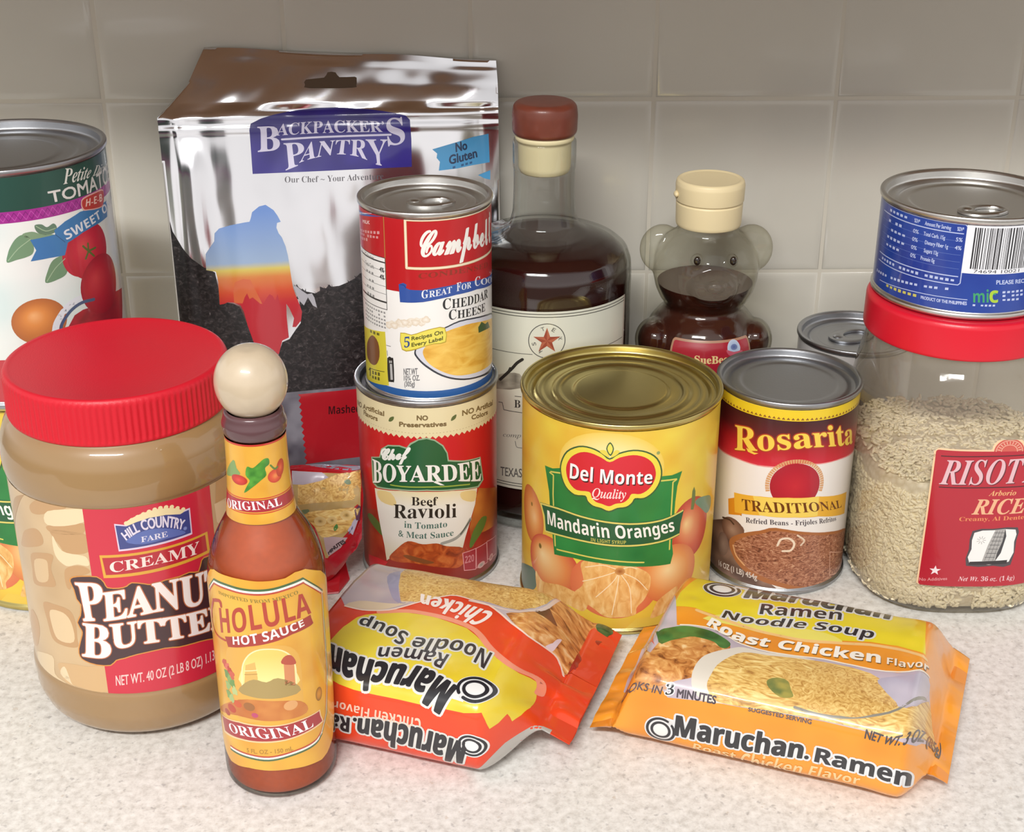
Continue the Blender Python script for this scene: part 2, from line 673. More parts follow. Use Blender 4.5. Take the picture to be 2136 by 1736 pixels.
    def build(s, name, parent, clip=None, label=None):
        T, C, L, M = np.concatenate(s.T), np.concatenate(s.C), np.concatenate(s.L), np.concatenate(s.M)
        Fi = np.concatenate([np.full(n, i) for i, (n, f) in enumerate(s.fn)])
        S = s.S
        lu = S.su[1:-1]
        lv = S.sv[1:-1]
        T, C, I = split_tris(T, C, 0, np.unique(np.r_[S.us[0], lu, S.us[-1]]), np.arange(len(T)))
        T, C, I = split_tris(T, C, 1, np.unique(np.r_[S.vs[0], lv, S.vs[-1]]), I)
        L, M, Fi = L[I], M[I], Fi[I]
        if clip:
            c = T.mean(1)
            ok = (c[:, 0] > clip[0]) & (c[:, 0] < clip[1]) & (c[:, 1] > clip[2]) & (c[:, 1] < clip[3])
        else:
            c = T.mean(1)
            ok = (c[:, 0] > S.us[0]) & (c[:, 0] < S.us[-1]) & (c[:, 1] > S.vs[0]) & (c[:, 1] < S.vs[-1])
        T, C, L, M, Fi = T[ok], C[ok], L[ok], M[ok], Fi[ok]
        for i, (n, f) in enumerate(s.fn):
            if f:
                k = Fi == i
                C[k] = f(T[k].reshape(-1, 2)).reshape(-1, 3, 3)
        n = len(T)
        uv = T.reshape(-1, 2)
        P, N = S.ev(uv, np.repeat(L, 3) * s.eps + s.eps)
        me = bpy.data.meshes.new(name)
        me.vertices.add(n * 3)
        me.vertices.foreach_set('co', P.reshape(-1))
        me.loops.add(n * 3)
        me.loops.foreach_set('vertex_index', np.arange(n * 3))
        me.polygons.add(n)
        me.polygons.foreach_set('loop_start', np.arange(n) * 3)
        me.polygons.foreach_set('material_index', M.astype(int))
        for m in s.mats:
            me.materials.append(m)
        me.update(calc_edges=True)
        me.polygons.foreach_set('use_smooth', np.ones(n, bool))
        ca = me.color_attributes.new('ink', 'FLOAT_COLOR', 'CORNER')
        c4 = np.ones((n * 3, 4))
        c4[:, :3] = np.clip(C.reshape(-1, 3), 0, 1)
        ca.data.foreach_set('color', c4.reshape(-1))
        ul = me.uv_layers.new(name='print_mm')
        ul.data.foreach_set('uv', uv.reshape(-1))
        me.normals_split_custom_set(N.tolist())
        return link(name, me, parent, label)


def vn(x, y, seed=0.):
    """smooth lattice noise in -1..1, vectorised"""
    x, y = np.broadcast_arrays(np.asarray(x, float) + seed * 13.7, np.asarray(y, float) + seed * 7.3)
    i, j = np.floor(x).astype(np.int64), np.floor(y).astype(np.int64)
    fx, fy = x - i, y - j
    fx, fy = fx * fx * fx * (fx * (fx * 6 - 15) + 10), fy * fy * fy * (fy * (fy * 6 - 15) + 10)

    def hsh(a, b):
        h = (a * 374761393 + b * 668265263 + int(seed * 1000) * 974711) & 0xffffffff
        h = ((h ^ (h >> 13)) * 1274126177) & 0xffffffff
        return ((h ^ (h >> 16)) & 0xffff) / 32767.5 - 1
    return (hsh(i, j) * (1 - fx) + hsh(i + 1, j) * fx) * (1 - fy) + (hsh(i, j + 1) * (1 - fx) + hsh(i + 1, j + 1) * fx) * fy


def mottle(ca, cb, sc, seed=0., sy=1.):
    a, b = lin(ca), lin(cb)

    def f(uv):
        k = vn(uv[:, 0] * sc, uv[:, 1] * sc * sy, seed) * .5 + .25 * vn(uv[:, 0] * sc * 2.1, uv[:, 1] * sc * sy * 2.1, seed + 1)
        k = np.clip(.5 + k * .9, 0, 1)[:, None]
        return a * (1 - k) + b * k
    return f


def vramp(stops):
    vv = np.array([x for x, c in stops])
    K = np.array([lin(c) for x, c in stops])

    def f(uv):
        return np.stack([np.interp(uv[:, 1], vv, K[:, i]) for i in range(3)], 1)
    return f


# ------------------------------------------------------------------ the setting
WALL_Y, WALL_S = 0.8656, 0.0169
TILE = 0.1085


def build_wall():
    """one wall of square cushion-edged tiles on recessed grout"""
    V, Fc, MI = [], [], []
    x0, z0 = -0.2412, 0.1128 - TILE

    def wp(x, z, d):
        return (x, WALL_Y + WALL_S * x - d, z)
    rng = random.Random(3)
    for i in range(-3, 8):
        for j in range(-1, 7):
            a, b = x0 + i * TILE, z0 + j * TILE
            if b + TILE < -.02:
                continue
            g = .0009
            tilt = [rng.uniform(-.00012, .00012) for _ in range(2)]
            rings = [(g, -.0002), (g + .0002, .0001), (g + .001, .0005), (g + .0025, .0009), (g + .005, .0011)]
            base = len(V)
            for o, d in rings:
                for (px, pz) in ((a + o, b + o), (a + TILE - o, b + o), (a + TILE - o, b + TILE - o), (a + o, b + TILE - o)):
                    V.append(wp(px, pz, d + tilt[0] * (px - a) / TILE + tilt[1] * (pz - b) / TILE))
            for r in range(len(rings) - 1):
                for k in range(4):
                    k2 = (k + 1) % 4
                    Fc.append((base + r * 4 + k, base + r * 4 + k2, base + r * 4 + 4 + k2, base + r * 4 + 4 + k))
                    MI.append(0)
            r = len(rings) - 1
            Fc.append(tuple(base + r * 4 + k for k in range(4)))
            MI.append(0)
    b = len(V)
    X0, X1, Z0, Z1 = x0 - 3 * TILE, x0 + 8 * TILE, -.04, z0 + 7 * TILE
    for d in (.0001, -.02):
        for x, z in ((X0, Z0), (X1, Z0), (X1, Z1), (X0, Z1)):
            V.append(wp(x, z, d))
    for f in ((0, 1, 2, 3), (7, 6, 5, 4), (0, 4, 5, 1), (1, 5, 6, 2), (2, 6, 7, 3), (3, 7, 4, 0)):
        Fc.append(tuple(b + k for k in f))
        MI.append(1)
    mt = plain('glazed_tile', (203, 199, 188), .22, coat=.3, var=.03, bscale=30)
    mg = plain('grout', (204, 198, 184), .7)
    me = mesh('wall_back', V, Fc, [mt, mg], angle=60)
    me.polygons.foreach_set('material_index', MI)
    o = link('wall_back', me, None)
    o['kind'] = 'structure'
    return o


def build_counter():
    m, t, b = newmat('speckled_laminate')
    g = t.nodes.new('ShaderNodeTexCoord')

    def nz(scale, det, rough=.5):
        n = t.nodes.new('ShaderNodeTexNoise')
        n.inputs['Scale'].default_value = scale
        n.inputs['Detail'].default_value = det
        n.inputs['Roughness'].default_value = rough
        t.links.new(g.outputs['Object'], n.inputs['Vector'])
        return n

    def ramp(src, stops):
        r = t.nodes.new('ShaderNodeValToRGB')
        e = r.color_ramp.elements
        while len(e) < len(stops):
            e.new(.5)
        for k, (p, c) in enumerate(stops):
            e[k].position, e[k].color = p, c
        t.links.new(src, r.inputs[0])
        return r
    base = ramp(nz(240, 6, .7).outputs[0], [(.36, l4((204, 201, 195))), (.5, l4((224, 222, 217))), (.66, l4((238, 237, 233)))])
    fl = ramp(nz(270, 2).outputs[0], [(.62, (0, 0, 0, 1)), (.72, (1, 1, 1, 1))])
    fl2 = ramp(nz(300, 3).outputs[0], [(.66, (0, 0, 0, 1)), (.74, (1, 1, 1, 1))])

    def mix(a, bcol, f, k):
        mx = t.nodes.new('ShaderNodeMix')
        mx.data_type = 'RGBA'
        mu = t.nodes.new('ShaderNodeMath')
        mu.operation = 'MULTIPLY'
        mu.inputs[1].default_value = k
        t.links.new(f.outputs[0], mu.inputs[0])
        t.links.new(mu.outputs[0], mx.inputs['Factor'])
        t.links.new(a, mx.inputs['A'])
        mx.inputs['B'].default_value = bcol
        return mx.outputs['Result']
    c = mix(base.outputs[0], l4((146, 143, 142)), fl, .5)
    c = mix(c, l4((184, 164, 140)), fl2, .4)
    t.links.new(c, b.inputs['Base Color'])
    b.inputs['Roughness'].default_value = .42
    V = [(x, y, z) for z in (-.04, 0) for x, y in ((-.62, .24), (.68, .24), (.68, WALL_Y + WALL_S * .68), (-.62, WALL_Y - WALL_S * .62))]
    Fc = [(3, 2, 1, 0), (4, 5, 6, 7), (0, 1, 5, 4), (1, 2, 6, 5), (2, 3, 7, 6), (3, 0, 4, 7)]
    o = link('countertop', mesh('countertop', V, Fc, m, smooth=False), None)
    o['label'] = 'white speckled laminate kitchen countertop the groceries stand on'
    o['category'] = 'countertop'
    return o


def build_upper_cabinet():
    """the cupboard over the counter: shades the top of the wall"""
    m = plain('cabinet_wood', (150, 114, 80), .5)
    V, Fc = [], []

    def box(x0, x1, y0, y1, z0, z1):
        b = len(V)
        V.extend([(x, y, z) for z in (z0, z1) for x, y in ((x0, y0), (x1, y0), (x1, y1), (x0, y1))])
        Fc.extend([tuple(b + k for k in f) for f in ((3, 2, 1, 0), (4, 5, 6, 7), (0, 1, 5, 4), (1, 2, 6, 5), (2, 3, 7, 6), (3, 0, 4, 7))])
    box(-.6, .66, .56, .85, .47, .95)
    box(-.6, .66, .545, .56, .446, .97)
    o = link('wall_cabinet', mesh('wall_cabinet', V, Fc, m, smooth=False), None)
    o['kind'] = 'structure'
    return o


build_wall()
build_counter()
build_upper_cabinet()


# ------------------------------------------------------------------ cans
def can_parts(root, R, H, metal, lid_rings=(), lid_depth=4.5, tab=None, lid_metal=None, body=None):
    """double-seamed can of outer radius R and height H (mm)"""
    b = R - 1.3
    prof = rnd([(0, 2.2), (R - 3.5, 2.2), (R - 2.4, 0.2), (R - .6, 0), (R, 1.0), (R, 2.6), (b, 3.6), (b, H - 3.6), (R, H - 2.7), (R, H - .6), (R - .7, H), (R - 2.0, H - .1), (R - 2.9, H - 1.2)], 1.0, 3)
    lathe('can_body', prof, body or metal, root, 128, cap=False)
    lp = [(R - 2.9, H - 1.2), (R - 3.2, H - lid_depth), (R - 5, H - lid_depth - .6)]
    for r, dz in lid_rings:
        lp.append((r, H - lid_depth + dz))
    lp.append((0.01, H - lid_depth + (lid_rings[-1][1] if lid_rings else 0)))
    lathe('lid', rnd(lp, 1.2, 3), lid_metal or metal, root, 128, cap=False, angle=60)
    if tab:
        tx, ty, ang, size, z = tab
        pull_tab(root, tx, ty, z, ang, size, lid_metal or metal)


def pull_tab(root, cx, cy, z, ang, k, m):
    """ring pull: a thick oval loop with a nose and a rivet"""
    V, Fc = [], []
    n = 40
    ca, sa = math.cos(ang), math.sin(ang)

    def put(x, y, h):
        V.append(((cx + ca * x * k - sa * y * k) / 1000, (cy + sa * x * k + ca * y * k) / 1000, (z + h) / 1000))
    for i in range(n):
        a = 2 * math.pi * i / n
        ex, ey = 12.5 * math.cos(a), 8.4 * math.sin(a) * (1 - .12 * math.cos(a))
        hole = (7.0 * math.cos(a) + 2.6, 5.0 * math.sin(a))
        for t, h in ((0, 0), (0, 1.1), (.3, 1.7), (.7, 1.7), (1, 1.1), (1, 0)):
            put(ex + (hole[0] - ex) * t, ey + (hole[1] - ey) * t, h)
    for i in range(n):
        j = (i + 1) % n
        for q in range(6):
            q2 = (q + 1) % 6
            Fc.append((i * 6 + q, j * 6 + q, j * 6 + q2, i * 6 + q2))
    b = len(V)
    m_ = 16
    for r, h in ((2.6, 0), (2.6, 1.9), (1.8, 2.5), (0.01, 2.6)):
        for i in range(m_):
            a = 2 * math.pi * i / m_
            put(-8.2 + r * math.cos(a), r * math.sin(a), h)
    for q in range(3):
        for i in range(m_):
            j = (i + 1) % m_
            Fc.append((b + q * m_ + i, b + q * m_ + j, b + (q + 1) * m_ + j, b + (q + 1) * m_ + i))
    link('pull_tab', mesh('pull_tab', V, Fc, m, angle=50), root)


# the two mandarin orange cans, the tomato can on one of them
DM = (0.0558, 0.6816, 0)
DM2 = (-0.2495, 0.704, 0)
TOM = (-0.2503, 0.700, 0.1187)
GRP_M = 'cans of mandarin oranges'
RINGS = [(45, -.4), (43.5, .5), (41, .5), (39.5, -.5), (36, -.5), (34.5, .6), (32, .6), (30.5, -.5), (25, -.5), (23.5, .6)]
t_dm = thing('fruit_can', 'big yellow can of mandarin oranges with gold lid, in the middle behind two noodle packets', 'can', DM, GRP_M)
can_parts(t_dm, 51.6, 119.1, M_GOLD, RINGS, 4.0)
t_dm2 = thing('fruit_can', 'yellow can of mandarin oranges cut off at the left edge, under the tomato can', 'can', DM2, GRP_M)
can_parts(t_dm2, 51.6, 119.1, M_GOLD, RINGS, 4.0)
t_tom = thing('tomato_can', 'tall can with green, purple and white tomato label stacked at the far left', 'can', TOM)
can_parts(t_tom, 51.6, 119.1, M_TIN2, [(44, -.6), (42, .2), (38, .2), (36, -.5), (30, -.5), (28, .2)], 5.0)
CHEF = (-0.0453, 0.7089, 0)
CAMP = (-0.0436, 0.7105, 0.1083)
t_chef = thing('ravioli_can', 'red ravioli can with cream top band, underneath the soup can', 'can', CHEF)
can_parts(t_chef, 38.1, 112.7, M_TIN2, [(31, -.6), (29, .2), (0.5, .2)][:2], 5.0)
t_camp = thing('soup_can', 'red and white cheddar cheese soup can stacked on the ravioli can', 'can', CAMP)
can_parts(t_camp, 34.2, 101.6, M_TIN, [(27, -.8), (25.5, .3), (22, .3), (21, -.2)], 4.6, tab=(3, -2, R_(8), 1.0, 96.8))
ROS = (0.1461, 0.7062, 0)
t_ros = thing('bean_can', 'refried beans can with yellow, red and white label and grey lid', 'can', ROS)
can_parts(t_ros, 38.1, 112.7, M_TIN2, [(31.5, -.5), (30, .3), (26, .3), (24.5, -.3)], 4.2)
BLUE = (0.229, 0.705, 0.1607)
t_blue = thing('pineapple_can', 'short blue can with barcode standing on the red jar lid', 'can', BLUE)
can_parts(t_blue, 44.9, 51.3, M_TIN, [(37, -.8), (35, .2), (31, .2), (29.5, -.5)], 5.0, tab=(1, -16, R_(4), 1.0, 46.0))
SMALL = (0.2028, 0.8012, 0)
t_small = thing('pull_top_can', 'grey ring-pull can half hidden behind the rice jar by the wall', 'can', SMALL)
can_parts(t_small, 34.4, 99.5, M_TIN2, [(28, -.8), (26.5, .2), (23, .2), (22, -.3)], 4.6, tab=(-2, 2, R_(20), 1.15, 94.8))

# ------------------------------------------------------------------ peanut butter jar
PB = (-0.1745, 0.594, 0)
t_pb = thing('peanut_butter_jar', 'large peanut butter jar with ribbed red lid, front left', 'jar', PB)
m_pb = plain('peanut_butter_in_plastic', (152, 120, 78), .4, coat=1., var=.06, bscale=60)
m_red = plain('red_plastic', (206, 26, 44), .42, bump=.12, bscale=1500, spec=.4)
lathe('jar_body', rnd([(0, 1.5), (36, 1.5), (40, 0), (45, .8), (51, 6), (53.6, 14), (53.9, 26), (52.6, 28.2), (52.6, 122.6), (53.6, 124.5), (54.1, 131), (53.2, 140), (50.5, 146.5), (46.6, 150), (46.2, 168), (0, 168)], 2.5, 4), m_pb, t_pb, 128, cap=False, angle=50)


def ribs(r, z, a):
    return r - .28 * (1 + math.cos(a * 110)) if r > 47.6 and 150.6 < z < 167 else r


lid_o = lathe('lid', [(46.8, 149.6), (48.2, 149.4), (48.6, 150.4), (48.75, 151), (48.75, 153), (48.7, 160), (48.6, 166.4), (48.4, 168.0), (47.6, 169.6), (46.6, 170.2), (45.4, 169.9), (43.8, 169.5), (20, 169.2), (0.01, 169.2)], m_red, t_pb, 660, rmod=ribs, cap=False, angle=60)

# ------------------------------------------------------------------ hot sauce bottle
CH = (-0.1027, 0.5267, 0)
t_ch = thing('hot_sauce_bottle', 'hot sauce bottle with round wooden cap, in front of the peanut butter', 'bottle', CH)
m_glass = glass('clear_glass', edge=(120, 100, 92))
m_sauce = plain('hot_sauce', (200, 80, 26), .45, var=.16, bscale=420, coat=.6)
CHP = [(0, 1.2), (19, 1.2), (21.5, 0), (24.0, 2.0), (24.5, 6), (24.5, 100), (24.0, 106), (22.6, 112.5), (19.6, 120.5), (15.8, 127.5), (13.6, 132), (12.5, 142), (11.9, 154), (11.8, 166)]
lathe('glass', rnd(CHP, 3, 4), m_glass, t_ch, 96, cap=False, angle=60)
lathe('hot_sauce', rnd([(0, 2.2)] + [(20.5, 1.8), (23.0, 3.4), (23.7, 7)] + [(r - .8, z) for r, z in CHP[5:13]] + [(11, 160), (0, 160)], 2, 3), m_sauce, t_ch, 96, cap=False, angle=60)
m_wood = plain('pale_turned_wood', (198, 180, 154), .38, coat=.9, var=.16, bscale=90)
bp = [(0.01, 171.5)]
for k in range(1, 24):
    a = -math.pi / 2 + math.pi * k / 24
    bp.append((14.5 * math.cos(a) ** .92, 188 + 15.2 * math.sin(a) * (1 if math.sin(a) < 0 else .98)))
bp = [(r, min(z, 202.2)) for r, z in bp]
bp.append((0.01, 202.4))
lathe('wooden_cap', bp, m_wood, t_ch, 96, cap=False, angle=60)
m_band = plain('purple_cap_collar', (92, 62, 66), .25, coat=.5)
lathe('cap_collar', rnd([(11.2, 166), (12.0, 166.2), (12.8, 168), (13.0, 171), (12.2, 173.5), (11.8, 175.8), (10.5, 176.4)], .8, 3), m_band, t_ch, 96, cap=False, angle=60)

# ------------------------------------------------------------------ bourbon bottle
BO = (0.0178, 0.785, 0)
t_bo = thing('bourbon_bottle', 'dark round-shouldered liquor bottle with cream label and wooden stopper', 'bottle', BO)
BOP = [(0, 3), (38, 3), (43, 0), (48, 1.5), (49.6, 5), (49.7, 60), (49.7, 143), (49.2, 151), (46.8, 157.5), (41.4, 162), (33.6, 165.2), (24, 167.6), (19.2, 171), (17.4, 178), (16.9, 190), (16.9, 202), (17.3, 203), (17.4, 217.5), (16.8, 218.4), (14.6, 218.5), (14, 217)]
lathe('glass', rnd(BOP, 2, 4), glass('bottle_glass', (252, 253, 252), (204, 206, 202), blend=.28), t_bo, 128, cap=False, angle=60)
m_whis = plain('dark_bourbon', (44, 16, 14), .12, coat=.4)
lathe('bourbon', rnd([(0, 7), (40, 7), (46, 9), (47.6, 14), (47.8, 60), (47.8, 142), (47.2, 150), (44.8, 156), (39.8, 160.4), (32.4, 163.4), (24, 164.6), (0, 164.6)], 1.5, 3), m_whis, t_bo, 128, cap=False, angle=40)
lathe('cork', rnd([(0, 200), (13.2, 200), (14.4, 203), (14.6, 217), (16.2, 218.6), (16.2, 221), (0, 221)], 1, 3), plain('cream_stopper_plug', (222, 210, 168), .5), t_bo, 64, cap=False)
lathe('wooden_stopper', rnd([(0, 220.5), (15.6, 220.5), (17.6, 222.5), (17.9, 232), (17.2, 237), (14.8, 239), (0.01, 239)], 1.6, 4), plain('red_brown_wood', (110, 52, 36), .42, var=.22, bscale=160, coat=.15), t_bo, 96, cap=False, angle=60)

# ------------------------------------------------------------------ honey bear
HO = (0.1116, 0.80, 0)
t_ho = thing('honey_bottle', 'clear bear-shaped honey bottle with cream cap, against the tiled wall', 'bottle', HO)
HOP = [(0.01, 0.5), (26, 0), (31, 2), (34, 10), (36.2, 35), (36.4, 60), (36.2, 80), (35.3, 93), (33.6, 101), (30.6, 107.5), (26.4, 112.8), (23, 116), (22.9, 118.5), (25.6, 122), (28.4, 128), (30, 135), (30.4, 143), (29, 150), (25.2, 156), (19.5, 160.4), (17.2, 162), (17.0, 168), (0.01, 168)]


def ellipsoid(bm, c, r, seg=24, rot=None):
    v = bmesh.ops.create_uvsphere(bm, u_segments=seg, v_segments=seg // 2, radius=1)['verts']
    for x in v:
        p = Vector((x.co.x * r[0], x.co.y * r[1], x.co.z * r[2]))
        if rot:
            p.rotate(rot)
        x.co = (p + Vector(c)) / 1000


def bear_mesh(grow):
    me = lathe('bear', [(max(r + grow, .01), z + (grow if z > 100 else -grow) * .0) for r, z in HOP], [], False, 72, cap=False)
    bm = bmesh.new()
    bm.from_mesh(me)
    g = grow
    from mathutils import Euler
    ellipsoid(bm, (-25.5, 2, 150), (13 + g, 8 + g, 14.5 + g))
    ellipsoid(bm, (25.5, 2, 150), (13 + g, 8 + g, 14.5 + g))
    ellipsoid(bm, (1, -25, 137), (14.5 + g, 13 + g, 11 + g))
    ellipsoid(bm, (1, -37.2, 140.5), (5.4 + g, 3.2 + g, 3.8 + g))
    for sx_ in (-1, 1):
        ellipsoid(bm, (1 + sx_ * 10, -27.2, 153), (3.4 + g, 3.4 + g, 3.8 + g))
        ellipsoid(bm, (sx_ * 29, -8, 98), (11 + g, 17 + g, 13 + g), rot=Euler((R_(-25), 0, 0)))
        ellipsoid(bm, (sx_ * 22, -16, 12), (14 + g, 24 + g, 12.5 + g))
    bm.to_mesh(me)
    bm.free()
    o = bpy.data.objects.new('bear', me)
    COL.objects.link(o)
    md = o.modifiers.new('r', 'REMESH')
    md.mode = 'VOXEL'
    md.voxel_size = .0011
    sm = o.modifiers.new('s', 'SMOOTH')
    sm.factor, sm.iterations = .5, 5
    bpy.context.view_layer.update()
    dg = bpy.context.evaluated_depsgraph_get()
    out = bpy.data.meshes.new_from_object(o.evaluated_get(dg))
    bpy.data.objects.remove(o)
    out.polygons.foreach_set('use_smooth', [True] * len(out.polygons))
    return out


bear = bear_mesh(0)
bear.name = 'bottle_body'
bear.materials.clear()
bear.materials.append(glass('clear_plastic', (252, 252, 246), (206, 202, 186), haze=.01, hazecol=(190, 190, 170), rough=.03, blend=.32))
link('bottle_body', bear, t_ho)
hm = bear_mesh(-1.7)
bm = bmesh.new()
bm.from_mesh(hm)
bmesh.ops.bisect_plane(bm, geom=bm.verts[:] + bm.edges[:] + bm.faces[:], plane_co=(0, 0, .131), plane_no=(0, 0, 1), clear_outer=True)
bmesh.ops.contextual_create(bm, geom=[e for e in bm.edges if e.is_boundary])
bm.to_mesh(hm)
bm.free()
hm.name = 'honey'
hm.materials.clear()
hm.materials.append(plain('dark_honey', (62, 22, 12), .12, coat=.5))
hm.set_sharp_from_angle(angle=R_(50))
link('honey', hm, t_ho)
m_eye = plain('moulded_eye_shade', (40, 30, 22), .08, coat=.6)  # dark colour stands in for the shading of the clear moulded bumps
for sx_ in (-1, 1):
    eb = bmesh.new()
    ellipsoid(eb, (1 + sx_ * 10, -30.0, 153.5), (2.0, 1.6, 2.6), 16)
    em = bpy.data.meshes.new('eye')
    eb.to_mesh(em)
    eb.free()
    em.materials.append(m_eye)
    em.polygons.foreach_set('use_smooth', [True] * len(em.polygons))
    link('eye', em, t_ho)
m_cream = plain('cream_plastic', (232, 214, 170), .42)
lathe('flip_cap', rnd([(16.5, 165.6), (18.2, 165.4), (18.6, 167), (18.9, 178.5), (18.5, 179.0), (18.5, 179.6), (19.3, 180), (19.5, 189), (18.9, 191.4), (17.5, 192.2), (15.8, 191.6), (0.01, 191.4)], .5, 3), m_cream, t_ho, 96, cap=False, angle=50)
cap_hinge = bmesh.new()
ellipsoid(cap_hinge, (-19.3, -3.5, 184), (1.6, 3.2, 1.8), 12)
hme = bpy.data.meshes.new('thumb_tab')
cap_hinge.to_mesh(hme)
cap_hinge.free()
hme.materials.append(m_cream)
hme.polygons.foreach_set('use_smooth', [True] * len(hme.polygons))
link('thumb_tab', hme, t_ho)

# ------------------------------------------------------------------ rice jar
RI = (0.2355, 0.702, 0)
t_ri = thing('rice_jar', 'squarish clear plastic jar of white rice with red lid, at the right edge', 'jar', RI)


def loft(name, secs, mat, parent, seg=120, angle=60):
    """sections (z, a, b, power, dx) of superellipses"""
    V, Fc = [], []
    for z, a, b, p, dx in secs:
        for k in range(seg):
            t = 2 * math.pi * k / seg
            c, s_ = math.cos(t), math.sin(t)
            V.append(((dx + a * math.copysign(abs(c) ** (2 / p), c)) / 1000, b * math.copysign(abs(s_) ** (2 / p), s_) / 1000, z / 1000))
    for i in range(len(secs) - 1):
        for k in range(seg):
            k2 = (k + 1) % seg
            Fc.append((i * seg + k, i * seg + k2, (i + 1) * seg + k2, (i + 1) * seg + k))
    Fc.append(tuple(range(seg - 1, -1, -1)))
    return V, Fc


JS = [(0, 40, 44, 2.6, 0), (.6, 44.5, 49.5, 2.7, 0), (3, 48.5, 53.6, 2.8, 0), (8, 50.8, 55.6, 2.9, 0), (16, 52.2, 56.6, 3, 0), (60, 53.4, 57.2, 3, 0), (95, 53.8, 57.2, 2.9, 0),
      (108, 53.2, 56.6, 2.7, -.3), (118, 51.6, 54.8, 2.5, -1.2), (126, 49.4, 52, 2.3, -2.6), (131, 47.6, 49.4, 2.1, -4.2), (134, 46.4, 47.4, 2, -5.4), (136, 45.6, 46, 2, -6), (140, 45, 45.2, 2, -6.3), (158, 44.6, 44.6, 2, -6.4)]
V, Fc = loft('jar', JS, None, None)
link('jar_body', mesh('jar_body', V, Fc, glass('jar_plastic', (250, 248, 244), (190, 186, 174), haze=.17, hazecol=(188, 178, 162), rough=.05, blend=.3), angle=60), t_ri)
m_rice = food('rice_bulk', [(150, 138, 112), (206, 194, 164), (226, 216, 190)], 1, (1, 1), 1)
m_grain = plain('rice_grain', (252, 238, 208), .45, var=.1, bscale=900)
m_bulk, t_, b_ = newmat('packed_rice')
g_ = t_.nodes.new('ShaderNodeTexCoord')
vz = t_.nodes.new('ShaderNodeTexVoronoi')
vz.inputs['Scale'].default_value = 330
r_ = t_.nodes.new('ShaderNodeValToRGB')
r_.color_ramp.elements[0].color = l4((238, 230, 208))
r_.color_ramp.elements[1].color = l4((206, 192, 162))
r_.color_ramp.elements[1].position = .8
t_.links.new(g_.outputs['Object'], vz.inputs['Vector'])
t_.links.new(vz.outputs['Distance'], r_.inputs[0])
t_.links.new(r_.outputs[0], b_.inputs['Base Color'])
V, Fc = loft('rice', [(z, a - 3.2, b - 3.2, p, dx) for z, a, b, p, dx in ((2.4, 44, 49, 2.7, 0), (4, 48.5, 53.6, 2.8, 0), (8, 50.8, 55.6, 2.9, 0), (16, 52.2, 56.6, 3, 0), (50, 53.2, 57.2, 3, 0), (72, 53.5, 57.2, 3, 0), (76, 51, 55, 3, 0), (77, 30, 30, 2.5, 0), (77.5, 4, 4, 2, 0))], None, None)
bulk = link('rice', mesh('rice', V, Fc, m_bulk), t_ri)


def rice_grains():
    rng = np.random.default_rng(5)
    base = []
    for x, r in ((-1, .0), (-.75, .7), (-.2, 1), (.4, .95), (.85, .6), (1, 0)):
        if r == 0:
            base.append((x * 2.4, 0, 0))
        else:
            for k in range(5):
                a = 2 * math.pi * k / 5
                base.append((x * 2.4, 0.95 * r * math.cos(a), 0.95 * r * math.sin(a)))
    base = np.array(base)
    f = [(0, 1 + (k + 1) % 5, 1 + k) for k in range(5)]
    for q in range(3):
        for k in range(5):
            k2 = (k + 1) % 5
            f.append((1 + q * 5 + k, 1 + q * 5 + k2, 6 + q * 5 + k2, 6 + q * 5 + k))
    f += [(16 + k, 16 + (k + 1) % 5, 21) for k in range(5)]
    nb = len(base)
    V, Fc = [], []

    def put(c, nrm):
        q = Vector(nrm).to_track_quat('Z', 'Y').to_matrix()
        from mathutils import Euler
        e = Euler((0, rng.normal(0, .28), rng.uniform(0, 6.3))).to_matrix()
        M = np.array(q @ e)
        s_ = rng.uniform(.8, 1.1)
        P = base * s_ @ M.T + c
        b = len(V)
        V.extend((P / 1000).tolist())
        Fc.extend([tuple(b + i for i in x) for x in f])
    n = 0
    while n < 7600:
        t = rng.uniform(math.pi * .80, math.pi * 2.05)
        z = rng.uniform(5, 86)
        p = 3 if z > 12 else 2.85
        sh = 1 if z > 14 else (.9 + .1 * math.sqrt(max(0, 1 - ((14 - z) / 14) ** 2)) - .0)
        a, b = 52.0 * sh, 55.9 * sh
        c, s_ = math.cos(t), math.sin(t)
        x, y = a * math.copysign(abs(c) ** (2 / p), c), b * math.copysign(abs(s_) ** (2 / p), s_)
        if x > 46 and y > -20:
            continue
        lim = 72 + 5 * math.sin(t * 3) + 3 * math.sin(t * 7)
        if z > lim:
            continue
        nx, ny = math.copysign(abs(c) ** (2 - 2 / p), c) / a, math.copysign(abs(s_) ** (2 - 2 / p), s_) / b
        L = math.hypot(nx, ny)
        nz_ = -.5 if z < 8 else 0
        d = rng.uniform(.4, 2.0)
        put(np.array([x - nx / L * (d + .9), y - ny / L * (d + .9), z]), (nx / L, ny / L, nz_))
        n += 1
    for _ in range(2000):
        t = rng.uniform(0, 2 * math.pi)
        r = math.sqrt(rng.uniform(0, 1))
        c, s_ = math.cos(t), math.sin(t)
        x, y = 49 * r * math.copysign(abs(c) ** (2 / 3), c), 53 * r * math.copysign(abs(s_) ** (2 / 3), s_)
        put(np.array([x, y, 76.8 + rng.uniform(-.4, 1.6)]), (0, 0, 1))
    me = mesh('rice_grains', V, Fc, m_grain, angle=180)
    o = link('rice_grains', me, bulk)
    o['kind'] = 'stuff'


rice_grains()
m_red2 = plain('red_lid_plastic', (214, 24, 46), .32, bump=.05, bscale=1500)
lathe('lid', rnd([(44.9, 141.2), (46.6, 141), (47.2, 142.2), (47, 157.8), (46, 159.8), (43.8, 160.4), (0.01, 160.4)], .8, 3), m_red2, t_ri, 128, c=(-.0065, 0), cap=False, angle=50)


